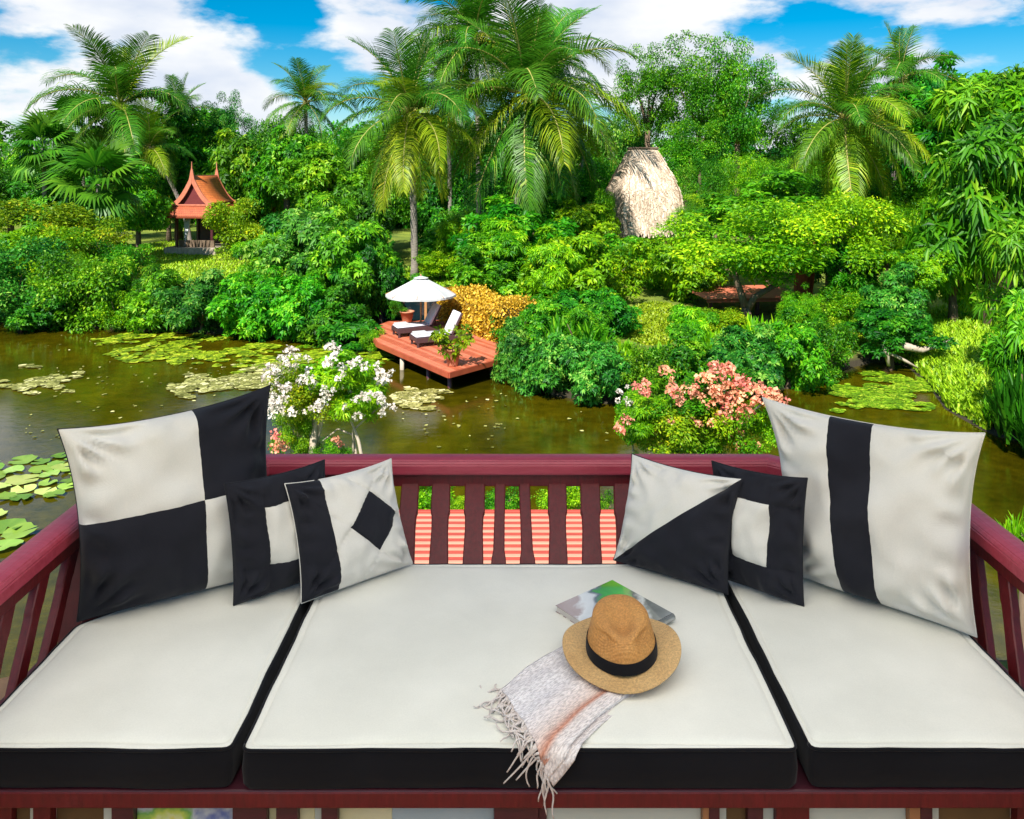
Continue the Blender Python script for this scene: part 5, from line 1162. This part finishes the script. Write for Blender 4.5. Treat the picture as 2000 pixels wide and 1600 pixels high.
# throw pillows: flat patchwork panels cut first, then the puffed shape
def pillow(name, label, corners, thick, cuts, classify, mats, seed, pull=.10):
    """corners BL, BR, TR, TL in world; cuts: lines (point, normal) in the -1..1 square; classify(u, v) -> material key"""
    BLc, BRc, TRc, TLc = [Vector(c_) for c_ in corners]; O = (BLc + BRc) / 2
    t = thing('throw_pillow', label, 'pillow', O)
    ex = ((BRc - BLc) + (TRc - TLc)).normalized(); ey = ((TLc - BLc) + (TRc - BRc)).normalized(); nz = ex.cross(ey).normalized()   # towards viewer
    if nz.y > 0: nz = -nz
    sz_ = ((BRc - BLc).length + (TLc - BLc).length) / 2
    def shape(u, v, side):
        eu = u * (1 - pull * (1 - abs(v) ** 2.2) * abs(u) ** 3); ev = v * (1 - pull * (.15 if v < 0 else 1) * (1 - abs(u) ** 2.2) * abs(v) ** 3)
        a, b_ = (eu + 1) / 2, (ev + 1) / 2
        p = BLc * (1 - a) * (1 - b_) + BRc * a * (1 - b_) + TRc * a * b_ + TLc * (1 - a) * b_
        f = max(0, (1 - u * u) * (1 - v * v)); h = thick * (f ** .50) * (1.0 - .26 * v)
        # creases running in from the corners and edges
        w_ = 0
        for (cu, cv) in ((-1, -1), (1, -1), (1, 1), (-1, 1)):
            du, dv_ = u - cu, v - cv; d = math.hypot(du, dv_)
            if d > 1e-4: w_ += math.sin(math.atan2(dv_, du) * 15 + seed * 3 + cu + 2 * noise.noise(Vector((u * 2, v * 2, seed)))) * math.exp(-((d - .38) / .22) ** 2) * .019
        w_ += noise.noise(Vector((u * 1.7 + seed, v * 1.7, side))) * .030 + noise.noise(Vector((u * 4.3, v * 4.3 + seed, side * 2))) * .008
        w_ += abs(noise.noise(Vector((u * 3.1 + seed, v * 2.2, 5.5)))) * -.022 + math.sin(v * 19 + 4 * u + seed + 2.5 * noise.noise(Vector((u * 2, v * 3, seed)))) * .012 * math.exp(-((abs(u) - .82) / .16) ** 2) + math.sin(u * 17 + 3 * v + seed * 2 + 2.5 * noise.noise(Vector((u * 3, v * 2, seed)))) * .008 * math.exp(-((abs(v) - .84) / .14) ** 2)
        h += w_ * sz_ * min(1, f * 6) * 1.7
        # seams pull in a little
        for (pt_, nr_) in cuts:
            dd_ = abs((u - pt_[0]) * nr_[0] + (v - pt_[1]) * nr_[1])
            al_ = (u - pt_[0]) * nr_[1] - (v - pt_[1]) * nr_[0]
            h -= (.0045 + .002 * math.sin(al_ * 55 + seed)) * math.exp(-(dd_ / .028) ** 2) * min(1, f * 4)
        return p + nz * (h * side * (1 if side > 0 else .55)) - O
    def grid():
        bm = bmesh.new(); n_ = 46; xs_ = [math.sin((i / n_ * 2 - 1) * math.pi / 2) * .6 + (i / n_ * 2 - 1) * .4 for i in range(n_ + 1)]
        vv = [[bm.verts.new((x, y, 0)) for x in xs_] for y in xs_]
        for i in range(n_):
            for j in range(n_): bm.faces.new((vv[i][j], vv[i][j + 1], vv[i + 1][j + 1], vv[i + 1][j]))
        return bm
    bm = grid()
    for (pt_, nr_) in cuts: bmesh.ops.bisect_plane(bm, geom=bm.verts[:] + bm.edges[:] + bm.faces[:], plane_co=(pt_[0], pt_[1], 0), plane_no=(nr_[0], nr_[1], 0), dist=1e-5)
    keys = {}
    for f in bm.faces:
        c_ = f.calc_center_median(); keys.setdefault(classify(c_.x, c_.y), []).append([(v.co.x, v.co.y) for v in f.verts])
    bm.free()
    for key, fs in sorted(keys.items()):
        idx_ = {}; V = []; Fc = []
        for f in fs:
            g = []
            for (u, v) in f:
                kk = (round(u, 5), round(v, 5))
                if kk not in idx_: idx_[kk] = len(V); V.append(shape(u, v, 1))
                g.append(idx_[kk])
            Fc.append(tuple(g))
        o = obj('panel', pyd('panel', V, Fc), M[mats[key]], t, sm=True)
    bm = grid()
    for v in bm.verts: v.co = shape(v.co.x, v.co.y, -1)
    bmesh.ops.reverse_faces(bm, faces=bm.faces); obj('back_cover', bm_mesh('back_cover', bm), M[mats['back']], t, sm=True)
    edge = [(s, -1) for s in np.linspace(-1, 1, 30)] + [(1, s) for s in np.linspace(-1, 1, 30)] + [(s, 1) for s in np.linspace(1, -1, 30)] + [(-1, s) for s in np.linspace(1, -1, 30)]
    obj('edge_seam', tube('edge_seam', [shape(u, v, 1) for u, v in edge], .002, 5), M[mats['edge']], t, sm=True)
    return t
def m_(px, py): p = on_z(px, py, MZ); p.z += .012; return p
CM, BK = 'cream_p', 'black_pillow'
QX, QY = (.16, .0), (0, .02)
pillow('throw_pillow', 'big checkered pillow of four cream and black squares', [m_(150, 1222), m_(548, 1122), P(528, 752, 3.10), P(112, 838, 2.66)], .135,
       [((.18, 0), (1, 0)), ((0, -.02), (0, 1))], lambda u, v: ('a' if u < .18 else 'b') + ('t' if v > -.02 else 'l'), {'at': CM, 'bt': BK, 'al': BK, 'bl': CM, 'back': BK, 'edge': BK}, 1.0)
pillow('throw_pillow', 'black pillow framing a cream rectangle, beside the diamond pillow', [m_(456, 1190), m_(655, 1120), P(634, 898, 2.96), P(438, 945, 2.75)], .075,
       [((-.36, 0), (1, 0)), ((.42, 0), (1, 0)), ((0, -.45), (0, 1)), ((0, .50), (0, 1))], lambda u, v: 'w' if (-.36 < u < .42 and -.45 < v < .50) else 'k', {'w': CM, 'k': BK, 'back': BK, 'edge': BK}, 2.3, .06)
dm = .40
def dia(u, v): return abs((u - .34) / .48) + abs((v - .02) / .54) < 1
pillow('throw_pillow', 'cream pillow with a black diamond and a black side stripe', [m_(588, 1186), m_(806, 1107), P(764, 896, 3.06), P(556, 945, 2.83)], .085,
       [((-.42, 0), (1, 0))] + [((.34 + sx * .48, .02), (1 / .48 * sx, 1 / .54 * sy)) for sx in (-1, 1) for sy in (-1, 1)], lambda u, v: 's' if u < -.42 else ('d' if dia(u, v) else 'w'), {'s': BK, 'd': BK, 'w': CM, 'back': CM, 'edge': CM}, 3.1, .08)
pillow('throw_pillow', 'pillow split diagonally into cream and black halves', [m_(1198, 1100), m_(1422, 1168), P(1450, 935, 2.87), P(1234, 886, 3.10)], .085,
       [((0, 0), (1, -1))], lambda u, v: 'w' if v > u else 'k', {'w': CM, 'k': BK, 'back': BK, 'edge': BK}, 4.7, .08)
pillow('throw_pillow', 'black pillow framing a cream rectangle, beside the striped pillow', [m_(1402, 1132), m_(1570, 1192), P(1577, 934, 2.76), P(1390, 900, 2.99)], .07,
       [((-.45, 0), (1, 0)), ((.34, 0), (1, 0)), ((0, -.48), (0, 1)), ((0, .50), (0, 1))], lambda u, v: 'w' if (-.45 < u < .34 and -.48 < v < .50) else 'k', {'w': CM, 'k': BK, 'back': BK, 'edge': BK}, 5.9, .06)
pillow('throw_pillow', 'big cream pillow with one black vertical stripe', [m_(1548, 1128), m_(1908, 1252), P(1924, 846, 2.66), P(1489, 776, 3.07)], .14,
       [((-.33, 0), (1, 0)), ((.07, 0), (1, 0))], lambda u, v: 'l' if u < -.33 else ('k' if u < .07 else 'r'), {'l': CM, 'k': BK, 'r': CM, 'back': CM, 'edge': CM}, 7.2)

# straw hat
def straw(name, c0, c1, sc=1.0):
    m, nt, b = new_mat(name); t = nt.nodes.new('ShaderNodeTexCoord')
    w1 = nt.nodes.new('ShaderNodeTexWave'); w1.wave_type = 'RINGS'; w1.rings_direction = 'Z'; w1.inputs['Scale'].default_value = 62 * sc; w1.inputs['Distortion'].default_value = 1.2; w1.inputs['Detail'].default_value = 2
    nt.links.new(t.outputs['Object'], w1.inputs['Vector'])
    n = tex_noise(nt, 180, 4, .6); n2 = tex_noise(nt, 9, 4, .6)
    r = ramp2(nt, n2.outputs['Fac'], c0, c1); r2 = ramp2(nt, n.outputs['Fac'], (.75, .72, .68), (1.2, 1.18, 1.1), .35, .68)
    mx = nt.nodes.new('ShaderNodeMixRGB'); mx.blend_type = 'MULTIPLY'; mx.inputs[0].default_value = 1
    nt.links.new(r.outputs[0], mx.inputs[1]); nt.links.new(r2.outputs[0], mx.inputs[2]); nt.links.new(mx.outputs[0], b.inputs['Base Color'])
    ad = nt.nodes.new('ShaderNodeMath'); ad.operation = 'ADD'; nt.links.new(w1.outputs['Fac'], ad.inputs[0]); nt.links.new(n.outputs['Fac'], ad.inputs[1])
    b.inputs['Roughness'].default_value = .6; bump(nt, b, ad.outputs[0], .6, .0012); return m
M['straw_brim'] = straw('straw_brim', (.56, .34, .14), (.68, .45, .21))
M['straw_crown'] = straw('straw_crown', (.46, .20, .05), (.64, .33, .10), 1.3)
hc = on_z(1214, 1290, MZ + .02)
hat = thing('straw_hat', 'tan straw fedora with a black band lying on the scarf', 'hat', (hc.x, hc.y, MZ + .038))
hat.rotation_euler = (R(5), R(-2), 0)
NH = 72
def lathe(rings, closed=False):
    V = [v for r in rings for v in r]; n_ = len(rings[0]); Fc = []
    for i in range(len(rings) - 1):
        for k in range(n_): Fc.append((i * n_ + k, i * n_ + (k + 1) % n_, (i + 1) * n_ + (k + 1) % n_, (i + 1) * n_ + k))
    if closed: Fc.append(tuple((len(rings) - 1) * n_ + k for k in range(n_)))
    return V, Fc
def hat_ring(r, z, f=None):
    out = []
    for k in range(NH):
        a = 2 * math.pi * k / NH; x, y = math.cos(a), math.sin(a); ex_, ey_ = r * (1.0 if r > .13 else .97), r * (.96 if r > .13 else 1.06)
        px_, py_ = x * ex_, y * ey_; out.append(Vector((px_, py_, z + (f(px_, py_, a) if f else 0))))
    return out
brim_f = lambda x, y, a: .016 * (abs(x) / .17) ** 3 - .010 * (max(0, -y) / .17) ** 2 + .002 * math.sin(a * 5)
rings = [hat_ring(r, .018, lambda x, y, a, r=r: brim_f(x, y, a)) for r in (.098, .108, .12, .135, .15, .163, .170, .1725)]
rings += [hat_ring(.1725, .0145, brim_f)] + [hat_ring(r, .0145, lambda x, y, a: brim_f(x, y, a)) for r in (.165, .14, .10, .09)]
o = obj('brim', pyd('brim', *lathe(rings)), M['straw_brim'], hat, sm=True)
# crown: side wall then a top with a centre dent and two front pinches
def crown_pt(k, s):
    a = 2 * math.pi * k / NH
    if s <= 1: r = .107 - .019 * s ** 1.6; z = .018 + .088 * s
    else:
        u_ = s - 1; r = (.088) * math.cos(u_ * math.pi / 2) ** .55 if u_ < 1 else .0005; z = .106 + .024 * math.sin(u_ * math.pi / 2) ** .8
    x, y = r * math.cos(a) * .95, r * math.sin(a) * 1.08
    if s > .75:
        wgt = min(1, (s - .75) / .35)
        z += wgt * (.012 * (y / .09)) - wgt * .034 * math.exp(-((x / .030) ** 2)) * math.exp(-((y + .012) / .062) ** 2)
    if s > .2:
        pz_ = math.exp(-((s - .95) / .45) ** 2)
        for sx in (-1, 1):
            d2 = ((math.cos(a) - sx * .70) ** 2 + (math.sin(a) + .72) ** 2)
            kf_ = math.exp(-d2 / .16) * pz_ * .016; x -= kf_ * math.cos(a); y -= kf_ * math.sin(a)
    return Vector((x, y, z))
ss = [0, .12, .25, .4, .55, .7, .85, .95, 1.0, 1.05, 1.12, 1.2, 1.3, 1.42, 1.55, 1.7, 1.84, 1.94]
V, Fc = lathe([[crown_pt(k, s) for k in range(NH)] for s in ss], True)
obj('crown', pyd('crown', V, Fc), M['straw_crown'], hat, sm=True)
rb0 = [[Vector((p.x * 1.025, p.y * 1.025, z)) for p in [crown_pt(k, s) for k in range(NH)]] for s, z in ((.0, .0195), (.03, .021), (.18, .036), (.32, .0485), (.34, .050))]
rb0 += [[Vector((p.x * 1.0, p.y * 1.0, .0502)) for p in [crown_pt(k, .335) for k in range(NH)]]]
obj('hat_band', pyd('hat_band', *lathe(rb0)), M['black_cloth'], hat, sm=True)

# magazine under the hat
mgc = [on_z(1085, 1203, MZ), on_z(1196, 1152, MZ), on_z(1312, 1220, MZ)]
mg_o = mgc[0]; mag = thing('magazine', 'glossy magazine with green cover print half under the straw hat', 'magazine', (mg_o.x, mg_o.y, MZ + .012))
ua = mgc[1] - mgc[0]; ub = mgc[2] - mgc[1]
ua.z = ub.z = 0
ub = ub - ub.dot(ua) / ua.dot(ua) * ua * .6
def quad_prism(name, a0, a1, b0, b1, z0, z1, bev):
    pts = [ua * a0 + ub * b0, ua * a1 + ub * b0, ua * a1 + ub * b1, ua * a0 + ub * b1]
    return prism_mesh(name, [(p.x, p.y) for p in pts], z0, z1, bev)
mc, nt, b = new_mat('glossy_cover'); tcm = nt.nodes.new('ShaderNodeTexCoord'); sxm = nt.nodes.new('ShaderNodeSeparateXYZ'); nt.links.new(tcm.outputs['Object'], sxm.inputs[0])
n1 = tex_noise(nt, 9.0, 4, .5, 'Object'); n1.inputs['Distortion'].default_value = 1.2
mm = nt.nodes.new('ShaderNodeMath'); mm.operation = 'MULTIPLY_ADD'; mm.inputs[1].default_value = .42; nt.links.new(n1.outputs['Fac'], mm.inputs[0])
m3 = nt.nodes.new('ShaderNodeMath'); m3.operation = 'MULTIPLY_ADD'; m3.inputs[1].default_value = 2.6; m3.inputs[2].default_value = -.21; nt.links.new(sxm.outputs['X'], m3.inputs[0]); nt.links.new(m3.outputs[0], mm.inputs[2])
r_ = nt.nodes.new('ShaderNodeValToRGB'); e = r_.color_ramp.elements; e[0].position = .0; e[0].color = (.40, .29, .25, 1); e[1].position = 1.0; e[1].color = (.34, .36, .36, 1)
for p_, c_ in ((.16, (.45, .35, .32)), (.22, (.78, .78, .76)), (.30, (.70, .71, .70)), (.35, (.14, .15, .15)), (.40, (.07, .36, .02)), (.56, (.12, .52, .03)), (.64, (.20, .46, .10)), (.68, (.10, .11, .11)), (.76, (.62, .64, .62)), (.84, (.16, .18, .17))): x_ = e.new(p_); x_.color = (*c_, 1)
nt.links.new(mm.outputs[0], r_.inputs[0]); nt.links.new(r_.outputs[0], b.inputs['Base Color']); b.inputs['Roughness'].default_value = .10; b.inputs['Coat Weight'].default_value = .9
M['cover'] = mc; M['paper'] = plain('page_edges', (.50, .44, .40), (.66, .60, .55), 220, .7, .3, .001, .3, (1, 1, 12))
obj('back_cover', quad_prism('mag_back', 0, 1, 0, 1, 0, .002, 0), M['cover'], mag)
obj('pages', quad_prism('pages', .01, .99, .01, .985, .0022, .0205, .001), M['paper'], mag)
obj('front_cover', quad_prism('mag_front', 0, 1, 0, 1, .0207, .0225, .0004), M['cover'], mag)
p0_, p1_ = ub * 1.0, ub * 1.0 + ua
obj('spine', tube('spine', [Vector((p0_.x, p0_.y, .0114)), Vector((p1_.x, p1_.y, .0114))], .0116, 12), M['cover'], mag, sm=True)

# scarf
sc_o = on_z(1100, 1370, MZ); scarf = thing('fringed_scarf', 'pale woven scarf with peach edge and fringe hanging over the cushion', 'scarf', (sc_o.x, sc_o.y, MZ))
SO = Vector((sc_o.x, sc_o.y, MZ))
A0, A1, B0, B1 = Vector((.185, 2.51)), Vector((-.036, 2.281)), Vector((.385, 2.33)), Vector((.085, 1.992))
def scarf_pt(s, t, lay=0):
    p = A0.lerp(A1, s).lerp(B0.lerp(B1, s), t)
    perp = Vector((-.6, .8)); w_ = .0035 * math.sin(t * 21 + 4 * s) + .003 * noise.noise(Vector((s * 5, t * 6, 1.7)))
    p = p + Vector((.7, -.7)) * (.006 * math.sin(s * 7 + 1))
    z = .0145 + w_ + .006 * max(0, math.sin(math.pi * min(1, t))) ** .5 - lay
    x, y = p.x, p.y
    e = YF - .006
    if y < e + .02:
        d = e + .02 - y
        if d < .03: y2 = e + .02 - d + .5 * d * d / .03 ; z -= .5 * d * d / .03
        else: y2 = e + .02 - .015; z -= .015 + (d - .03)
        y = y2 - .016 - .006 * abs(math.sin(t * 14)) if d > .03 else y2 - .016 * d / .03
    return Vector((x, y, MZ + z)) - SO
def woven():
    m, nt, b = new_mat('woven_scarf'); at = nt.nodes.new('ShaderNodeAttribute'); at.attribute_name = 'shade'
    r = nt.nodes.new('ShaderNodeValToRGB'); e = r.color_ramp.elements
    e[0].position = 0; e[0].color = (.80, .75, .74, 1); e[1].position = 1; e[1].color = (.80, .74, .72, 1)
    for p_, c_ in ((.45, (.80, .76, .77)), (.62, (.82, .73, .70)), (.76, (.80, .64, .57)), (.84, (.60, .27, .18)), (.88, (.80, .70, .66))): x_ = e.new(p_); x_.color = (*c_, 1)
    nt.links.new(at.outputs['Fac'], r.inputs[0])
    t = nt.nodes.new('ShaderNodeTexCoord'); mpn = nt.nodes.new('ShaderNodeMapping'); mpn.inputs['Rotation'].default_value = (0, 0, R(46)); nt.links.new(t.outputs['Object'], mpn.inputs[0])
    n = nt.nodes.new('ShaderNodeTexNoise'); n.inputs['Scale'].default_value = 95; n.inputs['Detail'].default_value = 3; m2 = nt.nodes.new('ShaderNodeMapping'); m2.inputs['Scale'].default_value = (3.2, .7, 1); nt.links.new(mpn.outputs[0], m2.inputs[0]); nt.links.new(m2.outputs[0], n.inputs['Vector'])
    w1 = nt.nodes.new('ShaderNodeTexWave'); w1.bands_direction = 'X'; w1.inputs['Scale'].default_value = 44; w1.inputs['Distortion'].default_value = 3; w1.inputs['Detail Scale'].default_value = 6; nt.links.new(mpn.outputs[0], w1.inputs['Vector'])
    r2 = ramp2(nt, n.outputs['Fac'], (.72, .70, .71), (1.12, 1.12, 1.12), .36, .6)
    mx = nt.nodes.new('ShaderNodeMixRGB'); mx.blend_type = 'MULTIPLY'; mx.inputs[0].default_value = 1; nt.links.new(r.outputs[0], mx.inputs[1]); nt.links.new(r2.outputs[0], mx.inputs[2]); nt.links.new(mx.outputs[0], b.inputs['Base Color'])
    ad = nt.nodes.new('ShaderNodeMath'); ad.operation = 'ADD'; nt.links.new(w1.outputs['Fac'], ad.inputs[0]); nt.links.new(n.outputs['Fac'], ad.inputs[1])
    b.inputs['Roughness'].default_value = .95; b.inputs['Specular IOR Level'].default_value = .1; bump(nt, b, ad.outputs[0], .7, .0016); return m
M['woven'] = woven()
ns, nt_ = 70, 40
V, S, Fc = [], [], []
for i in range(ns + 1):
    for j in range(nt_ + 1): V.append(scarf_pt(i / ns, j / nt_)); S.append(j / nt_)
for i in range(ns):
    for j in range(nt_): a = i * (nt_ + 1) + j; Fc.append((a, a + 1, a + nt_ + 2, a + nt_ + 1))
o = obj('cloth', npmesh('cloth', [tuple(v) for v in V], Fc, S), M['woven'], scarf, sm=True); md = o.modifiers.new('thick', 'SOLIDIFY'); md.thickness = .003; md.offset = -1
V, S, Fc = [], [], []
for i in range(ns + 1):
    for j in range(nt_ + 1): V.append(scarf_pt(i / ns * .985, .45 + .62 * j / nt_, .007)); S.append(.5 + .5 * j / nt_)
for i in range(ns):
    for j in range(nt_): a = i * (nt_ + 1) + j; Fc.append((a, a + 1, a + nt_ + 2, a + nt_ + 1))
o = obj('under_fold', npmesh('under_fold', [tuple(v) for v in V], Fc, S), M['woven'], scarf, sm=True); md = o.modifiers.new('thick', 'SOLIDIFY'); md.thickness = .003; md.offset = -1
M['fringe'] = plain('fringe_yarn', (.58, .48, .44), (.74, .68, .64), 60, .9, .3, .001)
rf = random.Random(21)
for i in range(54):
    t = min(1, max(0, i / 53 + rf.uniform(-.012, .012))); p = scarf_pt(1, t); wp = p + SO; pts = [p + Vector((0, 0, .0005))]
    if wp.z > MZ - .012:            # lying on the cushion, curling
        d = Vector((-.72 + rf.uniform(-.5, .5), -.60 + rf.uniform(-.5, .5), 0)).normalized(); L = rf.uniform(.045, .10); q_ = p.copy(); turn = rf.uniform(-.55, .55)
        for k in range(9):
            d = Matrix.Rotation(turn * .6 + rf.uniform(-.2, .2), 3, 'Z') @ d; q_ = q_ + d * L / 9
            wz = q_ + SO; z_ = .0155 + .005 * math.sin(k * .9 + i)
            if wz.y < YF - .002: pts.append(Vector((q_.x, YF - .012 - SO.y, pts[-1].z - L / 9)))
            else: pts.append(Vector((q_.x, q_.y, z_)))
    else:
        L = rf.uniform(.06, .11); q_ = p.copy(); dx = rf.uniform(-.25, .25)
        for k in range(9):
            q_ = q_ + Vector(((dx + .5 * math.sin(k * .8 + i * 1.7)) * L / 9 * .6, -.0008 * math.sin(k + i), -L / 9)); pts.append(q_.copy())
    obj('tassel', tube('tassel', pts, [.0031 - .0013 * k / (len(pts) - 1) + (.0008 if k == 0 else 0) for k in range(len(pts))], 5), M['fringe'], scarf, sm=True)

# added translucent sheet out of view, diffusing the sun on the daybed
ma, nt, b = new_mat('diffuser_sheet'); nt.nodes.remove(b)
tr = nt.nodes.new('ShaderNodeBsdfTranslucent'); tr.inputs['Color'].default_value = (.98, .93, .84, 1); df = nt.nodes.new('ShaderNodeBsdfDiffuse'); df.inputs['Color'].default_value = (.82, .80, .76, 1)
mx = nt.nodes.new('ShaderNodeMixShader'); mx.inputs[0].default_value = .06; nt.links.new(tr.outputs[0], mx.inputs[1]); nt.links.new(df.outputs[0], mx.inputs[2]); nt.links.new(mx.outputs[0], nt.nodes['Material Output'].inputs['Surface'])
M['added_diffuser'] = ma
aw = thing('added_diffuser', 'added out-of-view sheet diffusing the sun over the daybed', 'added_diffuser', (0, .6, FLZ))
AZ = 2.75
V, Fc = [], []
for i in range(21):
    for j in range(17):
        x = -3.5 + 6.4 * i / 20; y_ = -2.4 + 4.6 * j / 16; V.append((x, y_ - .2, AZ + .35 - .35 * (j / 16) - .10 * math.sin(math.pi * i / 20) * math.sin(math.pi * j / 16)))
for i in range(20):
    for j in range(16): a = i * 17 + j; Fc.append((a, a + 17, a + 18, a + 1))
obj('canvas', pyd('diffuser_sheet', V, Fc), M['added_diffuser'], aw, sm=True)
for x in (-2.45, 2.45):
    obj('post', tube('diffuser_post', [(x, 1.75, 0), (x, 1.75, AZ)], .04, 10), M['maroon'], aw, sm=True); obj('post', tube('diffuser_post', [(x, -1.5, 0), (x, -1.5, AZ + .3)], .04, 10), M['maroon'], aw, sm=True)
obj('front_bar', tube('diffuser_bar', [(-3.5, 2.0, AZ), (2.9, 2.0, AZ)], .025, 8), M['maroon'], aw, sm=True)
